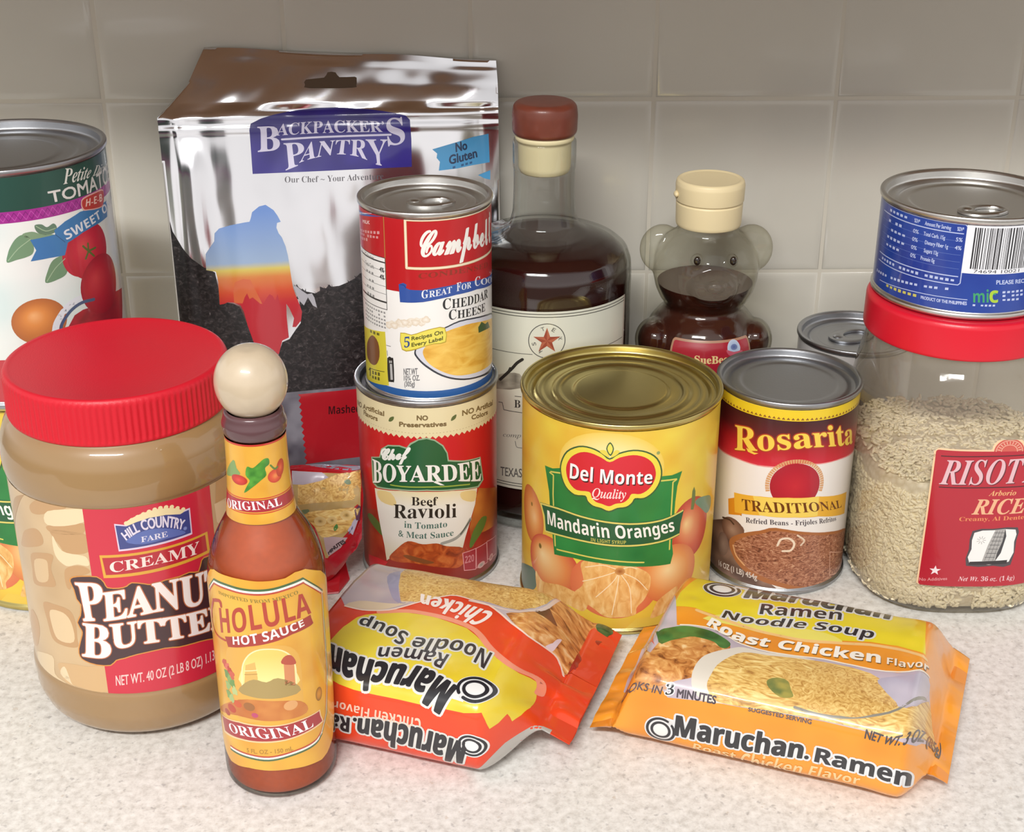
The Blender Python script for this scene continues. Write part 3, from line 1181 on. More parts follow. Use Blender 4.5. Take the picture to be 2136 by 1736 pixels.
# ------------------------------------------------------------------ printed labels: cans
WHITE = 'f0efec'


def label_can(R, H, loc, v0=3.8, v1=None, mat=None):
    return cyl(R - 1.05, v0, (v1 or H - 3.8), loc), [mat or M_PAPER]


def vof(S, crop, p):
    return find_uv(S, pts(crop, p))[0][1]


def uof(S, crop, p):
    return find_uv(S, pts(crop, p))[0][0]


FULL = 400


def squiggle(L, p0, p1, w, col, lay, gap=.35):
    """a line of print too small to read: short strokes"""
    A = L.q(p0)[0] if isinstance(p0, str) else np.array(p0, float)
    B = L.q(p1)[0] if isinstance(p1, str) else np.array(p1, float)
    n = max(3, int(np.linalg.norm(B - A) / (w * 1.7)))
    rng = random.Random(int(abs(A[0] * 31 + A[1] * 17)) + n)
    for i in range(n):
        if rng.random() < .16:
            continue
        a, b = A + (B - A) * (i / n), A + (B - A) * ((i + .62) / n)
        h = w * rng.uniform(.7, 1.0)
        L.poly(np.array([a + [0, -h / 2], b + [0, -h / 2], b + [0, h / 2], a + [0, h / 2]]), col, lay)


# --- mandarin oranges
S, mt = label_can(51.6, 119.1, DM)
L = Print(S, 'd5', [M_PAPER, M_ORNG])
L.rect(-FULL, FULL, 0, 130, 'e6c440', 0, fn=mottle('e8d04c', 'deac38', .045, 3., 1.6))
# fruit
L.blob('105,1010', 11.5, 16, ['f0c48a', 'e8a864', 'd88848', 'c46a38'], 1, rot=.15, hx=.3)
L.blob('108,953', .9, 1.2, ['6a5a20', 'a07830'], 1.4)
L.blob('215,1310', 18.5, 17, ['f4d8a0', 'eab878', 'de8c50', 'c4503e'], 1.3, rot=-.5, hx=-.35, hy=.3)
L.blob('155,1190', 1.2, 1.5, ['5a4a18', '9a7a38'], 1.7)
L.blob('1010,1085', 14.5, 17.5, ['f0cc8c', 'e09060', 'd06040', 'b84030'], 1, hx=-.3, hy=.2, rot=.2)
L.poly('1015,880 1025,855 1032,880 1030,940 1020,985 1005,985 1010,940', '6a7a40', 1.4)
L.poly('1030,945 1060,915 1115,905 1118,960 1095,1005 1060,975', '6f8f78', 1.4, smooth=3)
L.poly('50,1290 110,1310 135,1390 110,1440 50,1400', '4f6a58', 1.5, smooth=4)
L.blob('575,1420', 23.5, 19, ['e89a68', 'e08a5a', 'd8744c'], 1.4)
L.blob('890,1345', 17.5, 16.5, ['f6e0a6', 'efc080', 'e49a58', 'd47a48'], 1.5, hx=-.1, hy=.15, rot=-.3)
L.poly('385,1290 450,1265 540,1250 620,1265 680,1300 770,1350 775,1420 745,1490 700,1540 690,1580 600,1595 520,1590 450,1540 360,1480 350,1450 400,1400', 'ecc288', 2, mat=1, smooth=5)
for a in ('600,1345 560,1400 470,1480', '600,1350 590,1430 560,1580', '610,1350 660,1430 670,1570', '615,1340 700,1380 760,1440', '590,1335 480,1370 395,1390', '590,1325 510,1300 410,1310', '610,1325 660,1310 700,1320'):
    L.line(a, .45, 'f8e6bc', 2.5, smooth=4)
L.blob('605,1335', 2.6, 2.2, ['9a5a28', 'd09a58'], 2.8)
L.poly('130,1330 170,1390 260,1410 330,1440 420,1490 400,1560 300,1520 200,1500 140,1440', 'e6b474', 2.1, mat=1, smooth=4)
L.poly('930,1420 880,1450 820,1500 790,1560 780,1600 850,1570 910,1510', 'e8bc7c', 2.1, mat=1, smooth=4)
L.poly('700,1600 900,1560 1120,1500 1140,1800 600,1800', 'e2c04c', .6)
# green leaf panel and ribbon
pan = '182,735 225,752 290,748 420,770 700,795 830,797 900,790 957,766 930,850 918,940 910,1040 900,1180 905,1235 890,1292 740,1308 600,1302 480,1286 340,1258 235,1238 225,1130 212,1000 205,880'
L.poly(pan, '1f5a2e', 2, fn=mottle('1c6a30', '2f8a44', .07, 9.))
L.line('210,775 230,790 228,900 240,1190', .8, 'd8cc60', 2.3)
L.line('925,815 905,830 895,1000 885,1210', .8, 'd8cc60', 2.3)
L.line('215,770 290,780', .8, 'd8cc60', 2.3)
L.line('840,822 925,812', .8, 'd8cc60', 2.3)
L.line('250,1210 340,1232 480,1262 600,1278 740,1284', .8, 'd8cc60', 2.3, smooth=3)
L.poly('155,942 260,970 400,1020 560,1052 700,1058 850,1035 967,983 948,1060 940,1130 850,1170 700,1196 560,1196 400,1170 280,1140 182,1110 175,1020', '235c38', 2.6)
L.line('160,950 260,980 400,1028 560,1060 700,1066 850,1043 960,990', .9, 'dccf6c', 3, smooth=4)
L.line('184,1106 280,1134 400,1163 560,1188 700,1188 850,1162 938,1124', .9, 'dccf6c', 3, smooth=4)
L.line('160,950 178,1020 184,1106', .9, 'dccf6c', 3)
L.text('Mandarin Oranges', '198,1066 370,1120 550,1146 750,1140 915,1104', '195,990 400,1052 560,1076 750,1070 905,1040', 'f2f0e8', 3.3, 'b')
L.text('IN LIGHT SYRUP', '440,1163 540,1176 640,1180', '440,1145 540,1157 640,1161', 'b8b858', 3.3, 'b')
# red shield
sh = '547,703 600,672 680,654 755,664 812,700 836,765 826,830 790,885 740,918 690,920 672,945 640,968 590,975 543,992 500,975 455,962 425,935 410,905 350,898 300,850 276,780 278,720 310,660 375,632 440,640 500,668'
L.blob('550,760', 27, 20, ['f6ecc0', 'f2e2a0', 'e8c858'], 1.6)
P = L.poly(sh, '2e5a30', 3.2, smooth=3)
L.line(P, 1.6, '3a5c34', 3.1, closed=True)
L.poly(sh, 'e6d64a', 3.5, smooth=3)
red = '548,716 605,690 680,676 745,688 790,722 808,775 798,825 768,868 722,896 672,896 655,922 625,945 580,952 545,966 505,953 468,940 446,915 432,884 362,874 322,835 303,778 306,728 334,684 385,660 440,664 500,690'
L.poly(red, 'cf2232', 3.8, smooth=3)
L.poly('550,603 572,640 552,682 528,640', '3a5c34', 3.9, smooth=3)
L.poly('550,612 565,640 551,672 535,640', 'e8da58', 4.1, smooth=3)
L.poly('490,652 525,650 548,690 515,675', 'e0d050', 3.9, smooth=3)
L.poly('605,655 578,650 553,690 585,677', 'e0d050', 3.9, smooth=3)
L.text('Del Monte', '322,806 450,828 560,838 680,842 787,836', '326,724 450,752 560,764 680,770 790,768', 'f2f2f2', 4.6, 'b', shadow=(.5, -.7, '301818'))
L.text('Quality', '448,912 540,922 640,921', '452,862 540,870 640,872', 'f6e0dc', 4.3, 'I', bold=.06)
L.blob('822,664', .9, .9, ['90a060', '90a060'], 3.5)
dm_label = L.build('paper_label', t_dm)
# the second can is the same label turned round its axis
S2 = cyl(50.55, 3.8, 115.3, DM2)
u_here = uof(S2, 'px', '14,1075')
u_ng = uof(S, 'd5', '795,1120')
o = dm_label.copy()
COL.objects.link(o)
o.parent = t_dm2
o.rotation_euler = (0, 0, (u_here - u_ng) / 50.55)

# --- petite diced tomatoes
S, mt = label_can(51.6, 119.1, TOM)
L = Print(S, 'c1', [M_PAPER])
vg, vp = vof(S, 'c1', '300,668'), vof(S, 'c1', '300,752')
L.rect(-FULL, FULL, 0, 130, 'e2e8e4', 0, fn=mottle('e8ece8', 'd2e2e0', .05, 1.))
L.rect(-FULL, FULL, vp, vg, '9c2c8c', 1)
u0 = uof(S, 'c1', '100,720')
for i in range(-4, 12):
    u = u0 + i * 5.2
    L.line(np.array([(u, vp + .8), (u + 2.6, vg - .8), (u + 5.2, vp + .8)]), .35, 'b850a8', 1.3)
    L.line(np.array([(u, vg - .8), (u + 2.6, vp + .8), (u + 5.2, vg - .8)]), .35, '7c2074', 1.3)
L.rect(-FULL, FULL, vg, 130, '1f4a40', 1)
L.text('Petite Diced', '458,502 650,452', '478,408 668,368', 'd8dcd4', 2, 'BI', fit='Petite')
L.text('TOMATOES', '362,634 500,606 640,566', '345,556 490,524 628,470', 'd6d8d4', 2, 's', fit='TOM', bold=.16)
L.poly('600,600 680,560 745,540 745,650 700,680 640,690 600,690 585,645', 'e0b0a8', 2.2, smooth=3)
L.poly('606,608 680,570 745,550 745,645 700,672 640,682 608,682 592,645', 'b83a34', 2.5, smooth=3)
L.text('H-E-B', '618,664 740,622', '624,612 735,570', 'eccac0', 2.8, 'b')
L.blob('650,985', 14, 14, ['d8484c', 'c42840', 'b01c34'], 1.6, hx=-.3, hy=.3)
L.blob('740,1220', 15, 15, ['d04048', 'ba2438', 'a01a30'], 1.7, hx=-.3, hy=.3)
L.blob('585,1010', 10.5, 11, ['e06060', 'c82c44', 'b41e38'], 1.5)
for a in ('640,985 600,950', '640,985 620,1040', '640,985 690,960', '640,985 680,1020', '640,985 635,930'):
    L.line(a, 1.1, '5a6a30', 2.4)
lf = ['50,1068 58,1000 75,955 110,900 160,868 215,890 245,955 235,1005 190,1030 120,1050', '250,800 300,792 340,812 385,785 410,810 398,850 330,868 270,850', '160,868 230,845 300,862 390,865 380,900 250,915', '330,1215 345,1130 385,1050 470,1015 490,1080 480,1150 420,1190']
for i, a in enumerate(lf):
    L.poly(a, ['6f9474', '61806a', '7c9c7c', '6c9070'][i], 1.4, smooth=4)
for a in ('60,1055 130,970 220,900', '340,1205 400,1110 470,1040', '260,805 330,840 400,820'):
    L.line(a, .4, '9cb898', 1.9, smooth=3)
L.poly('218,905 400,865 392,835 470,770 580,700 770,620 775,735 660,815 600,850 490,925 470,1015 360,1035 222,1060 262,980', '3a78b0', 2)
L.line('400,865 470,920', .4, '2a5a8a', 2.2)
L.text('SWEET ONION', '482,905 600,838 730,742', '455,845 580,780 712,690', 'dce4ec', 2.4, 'b', fit='SWEET')
L.blob('290,1495', 13.2, 11.5, ['ecb078', 'dc9050', 'c47a44', 'b06a40'], 1.4, hx=-.2, hy=.3)
L.line('400,1570 415,1500 480,1400 560,1340 680,1300', 3.4, 'dde2ea', 1.5, smooth=4)
L.line('440,1570 450,1510 510,1420 590,1360 680,1335', 1.6, '4a5c80', 1.8, smooth=4)
L.poly('480,1560 540,1450 600,1410 660,1390 700,1340 760,1300 880,1250 880,1600 480,1600', 'a82a38', 1.6, fn=mottle('b42438', '8c2030', .2, 4.))
L.rect(-30, 30, 4, 26, 'c04048', 1.2)
L.build('paper_label', t_tom)

# --- soup can
S, mt = label_can(34.2, 101.6, CAMP)
L = Print(S, 'd1', [M_PAPER, M_CHEE])
vr = vof(S, 'd1', '350,925')
L.rect(-FULL, FULL, 0, 120, WHITE, 0)
L.rect(-FULL, FULL, vr, 120, 'b8161e', 1)
L.rect(-FULL, FULL, 0, vof(S, 'd1', '600,1652'), '2f62a4', 1.2)
ul = uof(S, 'd1', '290,700')
L.line(np.array([(ul, vr), (ul, 110)]), .5, 'b07838', 1.4)
L.rect(-FULL, ul, vof(S, 'd1', '290,690'), vr, 'b8161e', 1.1)
va, vb = vof(S, 'd1', '290,690'), vof(S, 'd1', '310,1065')
L.rect(ul - 60, ul, vb - 12, va, 'ecebe8', 1.3)
L.line(np.array([(ul - 24, va), (ul, va), (ul, vb), (ul - 24, vb)]), .35, '303030', 1.6, closed=True)
for i, wd in ((.09, .7), (.25, .2), (.4, .2), (.55, .2), (.7, .2), (.86, .9)):
    v = va + (vb - va) * i
    L.line(np.array([(ul - 24, v), (ul - .3, v)]), wd, '303030', 1.7)
for i, (a, b) in enumerate(((.03, 'Calories'), (.2, 'Total Carb.'), (.34, ''), (.49, ''), (.63, ''), (.78, ''))):
    v = va + (vb - va) * (a + .04)
    if b:
        L.text(b, np.array([(ul - 17, v - 1), (ul - 8, v - 1)]), np.array([(ul - 17, v + 1.2), (ul - 8, v + 1.2)]), '4a4a4a', 1.7, 's')
    else:
        squiggle(L, (ul - 16, v), (ul - 8, v), 1.4, '8a8a8a', 1.7)
    if i in (1, 2):
        L.text('4%', np.array([(ul - 4, v - 1.2), (ul - 1, v - 1.2)]), np.array([(ul - 4, v + 1.2), (ul - 1, v + 1.2)]), '303030', 1.7, 's', bold=.1)
for i in range(5):
    squiggle(L, (ul - 20, vb - 2 - 2 * i), (ul - .5, vb - 2 - 2 * i), 1.1, '909090', 1.6)
L.poly('60,325 268,375 268,415 60,365', '3a58a0', 1.6)
L.text('DIRECTIONS', '90,370 200,392', '90,352 200,375', 'd0d4e4', 1.9, 's', bold=.1)
L.text('MILK', '128,432 178,442', '128,410 178,420', 'e8c0c0', 1.9, 's', bold=.12)
for a, b in (('100,470', '260,505'), ('100,495', '250,540'), ('105,525', '190,560')):
    squiggle(L, a, b, 1.5, 'd89898', 1.9)
# framed script
tl, bl = L.q('455,432')[0], L.q('470,762')[0]
fr = np.array([tl, (tl[0] + 62, tl[1]), (tl[0] + 62, bl[1]), (tl[0], bl[1])])
L.line(fr, 1.5, 'b08a58', 1.5, closed=True)
L.line(fr, 1.15, 'ecdcc0', 1.8, closed=True)
L.text('Campbell’s', '528,684 640,668 760,655 900,625 1040,578', '560,474 660,468 780,452 900,424 1020,376', 'efece6', 2.2, 'C', fit='Campbel', bold=.34)
L.text('CONDENSED', '530,838 700,820 860,795 1000,765', '530,800 700,782 860,757 1000,727', '8a2a18', 1.8, 'B', fit='CONDENSE')
L.poly('388,878 420,868 445,880 440,905 470,918 560,922 700,898 860,862 1075,785 1078,870 950,915 800,955 680,985 560,1008 480,1012 398,1008', '2f52a0', 2)
L.line('400,880 425,885 440,905', .4, '1c3a80', 2.3, smooth=3)
for txt, b, t, f in (('G', '553,982 602,975', '553,922 602,915', None), ('REAT', '608,974 772,938', '608,927 772,893', None), ('F', '806,930 838,922', '806,868 838,860', None), ('OR', '842,921 912,902', '842,878 912,858', None), ('C', '938,895 975,884', '938,828 975,818', None), ('OOKING', '980,883 1058,852', '980,838 1058,806', 'OOK')):
    L.text(txt, b, t, 'e4e8f0', 2.4, 'B', fit=f)
L.text('C', '706,1064 765,1053', '706,986 765,976', '26282c', 1.8, 'B')
L.text('HEDDAR', '772,1052 1030,974', '772,986 1030,908', '26282c', 1.8, 'B')
L.text('C', '750,1138 805,1128', '750,1066 805,1056', '26282c', 1.8, 'B')
L.text('HEESE', '812,1126 1012,1070', '812,1068 1012,1010', '26282c', 1.8, 'B')
for i in range(16):
    x, y = 300 + i * 19, 1175 - i * 2.2 + (i * 37 % 23) - 10
    L.blob('%d,%d' % (x, y), 2.2, 1.7, [['f2ede2', 'e6dccb'], ['f4efe6', 'dccdb6']][i % 2], 1.2 + .05 * (i % 4), wob=.12)
pl = '500,1372 530,1310 600,1250 720,1190 880,1128 1060,1085 1095,1200 1090,1400 1055,1500 960,1555 830,1572 700,1545 580,1475 520,1415'
L.poly(pl, '363a44', 1.35, smooth=4)
L.poly('512,1365 545,1310 610,1255 725,1198 882,1138 1060,1096 1088,1200 1080,1400 1045,1492 955,1545 830,1560 705,1533 590,1465 530,1408', 'd6d8e2', 1.6, smooth=4)
L.poly('562,1372 590,1320 660,1255 800,1195 960,1152 1075,1130 1088,1300 1075,1410 1020,1482 900,1530 785,1536 670,1495 595,1440', 'e8b84c', 1.9, mat=1, smooth=4)
L.poly('962,1190 985,1150 1012,1166 1032,1148 1045,1190 1005,1212 965,1230', '3c5a34', 2.3)
L.poly('400,1228 480,1243 560,1218 640,1196 722,1192 730,1298 640,1312 560,1335 480,1360 412,1352', 'b8a030', 2.3, smooth=2)
L.poly('404,1234 480,1249 560,1224 640,1202 718,1198 724,1292 640,1306 560,1329 480,1352 416,1346', 'e8dc5c', 2.6, smooth=2)
L.text('5', '428,1338 468,1332', '428,1262 468,1258', '2a4a8c', 2.9, 'B')
L.text('Recipes On', '482,1284 600,1262 706,1236', '482,1258 600,1234 706,1208', '5a5a20', 2.9, 's', bold=.1)
L.text('Every Label', '482,1330 600,1306 706,1280', '482,1304 600,1280 706,1254', '5a5a20', 2.9, 's', bold=.1)
for txt, b, t in (('NET.WT', '424,1534 524,1532', '424,1488 524,1486'), ('10¾ OZ.', '426,1576 540,1574', '426,1538 540,1536'), ('(305g)', '430,1618 504,1616', '430,1582 504,1580')):
    L.text(txt, b, t, '6c6c70', 1.6, 's', bold=.06)
L.poly('110,1165 290,1222 318,1612 130,1535', 'd8cc3c', 1.6)
L.poly('180,1260 205,1250 240,1300 250,1400 225,1460 185,1450 160,1390 160,1310', '7a4a28', 1.9, smooth=3)
L.text('1', '172,1540 186,1543', '172,1482 186,1485', '3a3820', 1.9, 'b')
L.line('178,1482 285,1512', .35, '3a3820', 1.9)
squiggle(L, '198,1515', '262,1532', 2.2, '5a5620', 1.9)
squiggle(L, '198,1548', '260,1566', 2.2, '5a5620', 1.9)
squiggle(L, '165,1205', '260,1245', 1.6, '6a6620', 1.9)
L.poly('306,1412 340,1412 350,1425 356,1575 346,1586 322,1584 312,1570', '222222', 1.7, smooth=2)
squiggle(L, '320,1440', '342,1440', 1.5, 'c8c8c8', 2)
L.poly('324,1455 340,1455 347,1570 330,1570', 'b8b8b8', 2)
L.line('300,1320 330,1328', .3, '606060', 1.6)
L.line('305,1360 308,1395', .3, '606060', 1.6)
L.build('paper_label', t_camp)

# --- ravioli can
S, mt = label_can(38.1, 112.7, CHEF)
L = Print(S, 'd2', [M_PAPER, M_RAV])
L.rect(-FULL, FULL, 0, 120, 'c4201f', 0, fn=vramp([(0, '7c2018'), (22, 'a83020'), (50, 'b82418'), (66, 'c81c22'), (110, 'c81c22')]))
vz0 = vof(S, 'd2', '590,606')
zz = []
nz_ = 74
for i in range(nz_ * 2 + 1):
    zz.append((-117 + 234 * i / (nz_ * 2), vz0 + (1.1 if i % 2 else -.5)))
L.poly(np.array(zz + [(117, 130), (-117, 130)]), 'e4d8ae', 1)
vd = vof(S, 'd2', '590,572')
for i in range(70):
    u = -60 + i * 1.8
    L.rect(u, u + .7, vd, vd + .22, 'b09a70', 1.4)
C_ = '7a6640'
L.text('NO', '520,474 598,474', '520,441 598,441', C_, 1.6, 's', bold=.18)
L.text('Preservatives', '393,518 560,524 732,514', '393,486 560,492 732,482', C_, 1.6, 's', bold=.18)
L.text('NO Artificial', '92,362 180,408 282,444', '92,326 180,374 282,410', C_, 1.6, 's', bold=.16)
L.text('Flavors', '136,432 235,480', '136,398 235,448', C_, 1.6, 's', bold=.16)
L.text('NO Artificial', '848,442 960,408 1066,362', '848,404 960,372 1066,326', C_, 1.6, 's', bold=.16)
L.text('Colors', '915,470 1030,430', '915,438 1030,398', C_, 1.6, 's', bold=.16)
for a in ('315,480 325,455 352,448 350,470 332,484', '765,478 775,450 804,432 800,458 782,474'):
    L.poly(a, '5c6a3c', 1.6, smooth=3)
# food picture behind
L.poly('965,965 1120,950 1120,1350 920,1390 900,1250', 'c87830', 1, fn=mottle('d88c3c', '983c20', .09, 2.))
L.poly('60,1100 235,1120 300,1500 60,1500', 'a83c26', 1, fn=mottle('b84a2c', '8c2018', .12, 6.))
L.poly('900,1370 930,1270 985,1180 1025,1175 1000,1260 945,1350 910,1400', '5c7a34', 1.4, smooth=3)
L.poly('163,1166 188,1150 240,1205 278,1260 276,1312 225,1265', '5c7034', 1.4, smooth=3)
L.poly('950,1300 1100,1180 1120,1500 900,1500', '9c2a24', 1.3, fn=mottle('b03028', '7c201c', .12, 8.))
L.poly('215,965 400,985 590,992 780,985 955,965 940,1080 905,1200 870,1320 850,1400 700,1400 480,1372 400,1420 302,1490 285,1380 260,1260 235,1120', 'ece6d0', 1.8, fn=vramp([(20, 'dcd4b8'), (32, 'eeeae0'), (50, 'efece2'), (62, 'e6d8a8')]))
L.poly('235,985 330,1000 370,1090 260,1060', 'e8d090', 2, smooth=3)
L.poly('840,995 945,985 935,1060 850,1050', 'e8d090', 2, smooth=3)
L.line('905,1190 860,1270 800,1330 700,1368', 1.8, 'a4a49c', 2, smooth=4)
L.line('905,1195 862,1262 835,1300', .7, '55554c', 2.3, smooth=3)
L.text('Beef', '480,1090 672,1088', '480,1028 672,1028', '2e2820', 2.3, 'B')
L.text('Ravioli', '352,1180 580,1182 806,1176', '352,1080 580,1082 806,1076', '2e2820', 2.3, 'B')
L.text('in Tomato', '428,1251 738,1246', '428,1204 738,1202', '4f7468', 2.3, 'B')
L.text('& Meat Sauce', '386,1314 784,1308', '386,1268 784,1264', '4f7468', 2.3, 'B')
L.poly('320,1470 370,1410 455,1350 560,1372 660,1366 730,1385 850,1398 868,1480 820,1540 700,1540 500,1510 380,1500', 'c06030', 2.2, mat=1, smooth=4)
L.poly('420,1455 480,1455 640,1500 600,1515 480,1490', '8a5028', 2.5, smooth=3)
L.poly('170,1440 240,1470 310,1500 260,1570 180,1520', 'c8242c', 1.6)
for a in ('850,1437 945,1402 945,1552 862,1562', '947,1402 1022,1358 1028,1502 950,1545', '1025,1352 1088,1308 1088,1440 1030,1482'):
    L.poly(a, 'a82a38', 2.4)
    L.line(a, .45, 'e8a0a4', 2.8, closed=True)
L.text('220', '866,1512 932,1494', '866,1462 932,1446', 'd88890', 2.9, 'b')
L.blob('985,1520', 3, 1.8, ['8c9488', 'e8b0b0'], 3)
L.blob('1055,1465', 2.4, 2, ['a8544c', 'e8b0b0'], 3)
# green badge
L.poly('190,738 248,738 262,680 310,652 395,655 445,672 470,640 530,610 590,600 650,615 710,655 742,710 750,762 860,765 978,738 1000,905 965,960 800,980 590,986 380,980 230,962 200,925', '98b090', 2.5)
L.poly('198,746 256,746 270,688 312,662 392,665 448,684 478,650 532,620 590,610 646,624 702,662 734,714 742,772 862,775 970,748 990,902 958,950 800,970 590,976 380,970 236,952 208,918', '1f5c34', 2.8)
L.line('330,942 590,958 800,948 900,938', .7, '9cb048', 3.1, smooth=4)
L.text('Chef', '262,758 470,748', '262,672 470,662', 'eef0ea', 3.4, 'C', bold=.36)
L.text('BOYARDEE', '205,925 380,918 590,920 800,914 982,912', '200,752 380,800 590,800 800,790 978,750', 'f0f0ea', 3.6, 'B', shadow=(.35, -.5, '12341c'), bold=.12)
L.poly('655,912 720,945 690,945 640,925', 'f0f0ea', 3.6)
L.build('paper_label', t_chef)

# --- refried beans
S, mt = label_can(38.1, 112.7, ROS)
L = Print(S, 'd7', [M_PAPER, M_BEAN])
L.rect(-FULL, FULL, 0, 120, 'ebe6e2', 0)
vy = vof(S, 'd7', '500,690')
vt = vof(S, 'd7', '500,612')
sw = '60,780 100,862 200,915 320,955 450,965 580,945 700,945 820,915 905,845 940,790'
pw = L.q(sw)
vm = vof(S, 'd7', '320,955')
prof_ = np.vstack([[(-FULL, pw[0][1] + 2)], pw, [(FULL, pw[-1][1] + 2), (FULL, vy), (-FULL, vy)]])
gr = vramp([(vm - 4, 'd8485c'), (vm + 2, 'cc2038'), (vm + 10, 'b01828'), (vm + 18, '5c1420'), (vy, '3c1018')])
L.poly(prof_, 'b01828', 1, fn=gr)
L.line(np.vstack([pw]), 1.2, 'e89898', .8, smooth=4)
L.rect(-FULL, FULL, vy, 120, 'e8c828', 1.2)
for i in range(60):
    u = -60 + i * 2.4
    L.poly(np.array([(u, vy + .6), (u + 1.9, vy + .6), (u + .95, vy + 1.9)]), '8c5a20', 1.6)
L.text('Rosarita', '184,862 400,866 600,852 760,842 890,822', '186,712 400,732 600,726 760,716 890,694', 'f0cc50', 2.6, 'B', out=(.75, 'a83a20'), bold=.12)
L.poly('250,850 300,880 325,885 300,892 262,875', 'f0cc50', 2.6)
# sun disc behind the ribbon
c = L.q('548,1085')[0]
for i in range(40):
    a = math.pi * (-.08 + 1.16 * i / 39)
    d = np.array([math.cos(a), math.sin(a)])
    n_ = np.array([-d[1], d[0]])
    L.poly(np.array([c + d * 13.4 + n_ * .45, c + d * 13.4 - n_ * .45, c + d * 15.6 - n_ * .62, c + d * 15.6 + n_ * .62]), 'd4a070', 1.4)
L.blob(c, 13.2, 13.2, ['c42838', 'b82034', 'a81c30'], 1.5)
L.poly('143,1158 182,1152 225,1258 145,1252', 'd88a20', 1.9)
L.poly('205,1250 225,1245 222,1264', '9c5c14', 1.8)
L.poly('178,1120 340,1145 500,1152 680,1145 855,1116 842,1246 690,1265 540,1272 340,1260 182,1240', 'e8b038', 2.2, fn=None)
L.poly('290,1140 500,1154 690,1144 680,1262 540,1270 330,1258', 'f0d060', 2.4)
L.text('TRADITIONAL', '228,1226 380,1240 520,1246 680,1234 826,1208', '224,1158 380,1176 520,1184 680,1178 820,1164', '6c3a14', 2.8, 'B')
L.text('Refried Beans - Frijoles Refritos', '248,1302 380,1314 500,1320 660,1312 792,1290', '248,1270 380,1284 500,1290 660,1282 792,1262', '4a4248', 1.8, 'B')
L.poly('20,1330 120,1280 180,1300 240,1350 200,1480 300,1600 420,1690 420,1800 20,1800', '7c5a4c', 1.2, smooth=4, fn=mottle('a08070', '4a3430', .12, 3.))
L.blob('165,1345', 8, 7, ['a88874', '8c6a58', '6c4c40'], 1.4)
L.line('110,1272 150,1285 175,1312', 1.1, '4a3428', 1.6, smooth=3)
L.blob('110,1430', 4.5, 7, ['9c8478', '7a6258'], 1.5)
L.poly('148,1420 200,1375 330,1352 500,1345 850,1335 870,1600 800,1680 600,1715 450,1690 290,1630 190,1540', 'a8683c', 1.7, smooth=4)
L.poly('175,1440 230,1395 340,1372 500,1362 850,1352 870,1600 790,1660 600,1690 460,1665 310,1610 215,1535', '9a6a50', 2, mat=1, smooth=4)
L.line('172,1440 190,1500 240,1560', .9, 'dca878', 2.3, smooth=3)
L.line('440,1440 460,1405 510,1400 540,1430 520,1470 470,1475', 1.2, 'ecd8c0', 2.3, smooth=4)
L.line('560,1380 600,1410 580,1440', 1., 'e0c8b0', 2.3, smooth=4)
L.text('16 OZ (1 LB) 454g', '86,1560 200,1610 316,1648', '86,1528 200,1578 316,1616', 'd8ccc4', 2.4, 's', bold=.08)
L.line('755,1480 830,1465 825,1600 752,1620', .5, 'd8a890', 2.4, closed=True)
L.build('paper_label', t_ros)

# --- blue can
S, mt = label_can(44.9, 51.3, BLUE)
L = Print(S, 'd8', [M_VARN])
BL = '1f3a92'
L.rect(-FULL, FULL, 0, 60, BL, 0, fn=mottle('1c3690', '2448a0', .06, 5.))
W_ = 'b8c4e8'
tr, br = L.q('1003,608')[0], L.q('945,1148')[0]
bx = tr[0]
vt_, vb_ = tr[1], br[1]
L.line(np.array([(bx - 52, vt_), (bx - 1, vt_), (bx, vt_ - 1), (bx, vb_ + 1), (bx - 1, vb_), (bx - 52, vb_)]), .45, W_, 1)
v2 = vof(S, 'd8', '965,682')
v3 = vof(S, 'd8', '920,1070')
for v, wd in ((v2, .5), (v3, .5)):
    L.line(np.array([(bx - 52, v), (bx - 1.5, v)]), wd, W_, 1)
vs5 = [v2 + (v3 - v2) * k / 6.2 for k in range(1, 6)]
for v in vs5:
    L.line(np.array([(bx - 52, v - .3), (bx - 1.5, v - .3)]), .12, '7088c8', 1)


def small(txt, u, v, h, wd, col=W_, st='s', b=.05):
    L.text(txt, np.array([(u, v), (u + wd, v)]), np.array([(u, v + h), (u + wd, v + h)]), col, 1.3, st, bold=b)


rows = [('Amount Per Serving', '%DV*'), ('Total Carb. 15g', '5%'), ('Dietary Fiber 1g', '4%'), ('Sugars 13g', ''), ('Protein 0g', '')]
vv = [v2 + 1.2] + [v2 - 4.0 - 4.1 * k for k in range(4)]
for (a, b_), v in zip(rows, vv):
    small(a, bx - 20.5 + (1.2 if a[0] in 'DS' else 0), v, 1.9, len(a) * .72)
    if b_:
        small(b_, bx - 4.6, v, 1.9, 3.0)
for k, v in enumerate(vv):
    squiggle(L, (bx - 45, v + 1), (bx - 30, v + 1), 1.5, W_, 1.3)
    small('%DV*' if k == 0 else '0%', bx - 26.5, v, 1.9, 3.2)
for v in (v3 - 2.1,):
    squiggle(L, (bx - 48, v), (bx - 2, v), 1.5, W_, 1.3)
squiggle(L, '215,1010', '880,1185', 1.5, W_, 1.3)
L.line('240,1100 500,1195 800,1255 1030,1282', .35, W_, 1, smooth=3)
squiggle(L, '300,1150', '590,1250', 1.7, 'c8c060', 1.3)
L.text('PRODUCT OF THE PHILIPPINES', '612,1272 820,1310 1026,1330', '612,1245 820,1282 1026,1300', W_, 1.3, 's', bold=.07)
bc = L.q('1052,606 1000,1040')
x0, y1, y0 = bc[0][0] - .2, bc[0][1], bc[1][1]
L.rect(x0, x0 + 33, y0, y1, 'e8eaf0', 1)
rng_ = random.Random(12)
u = x0 + 3.6
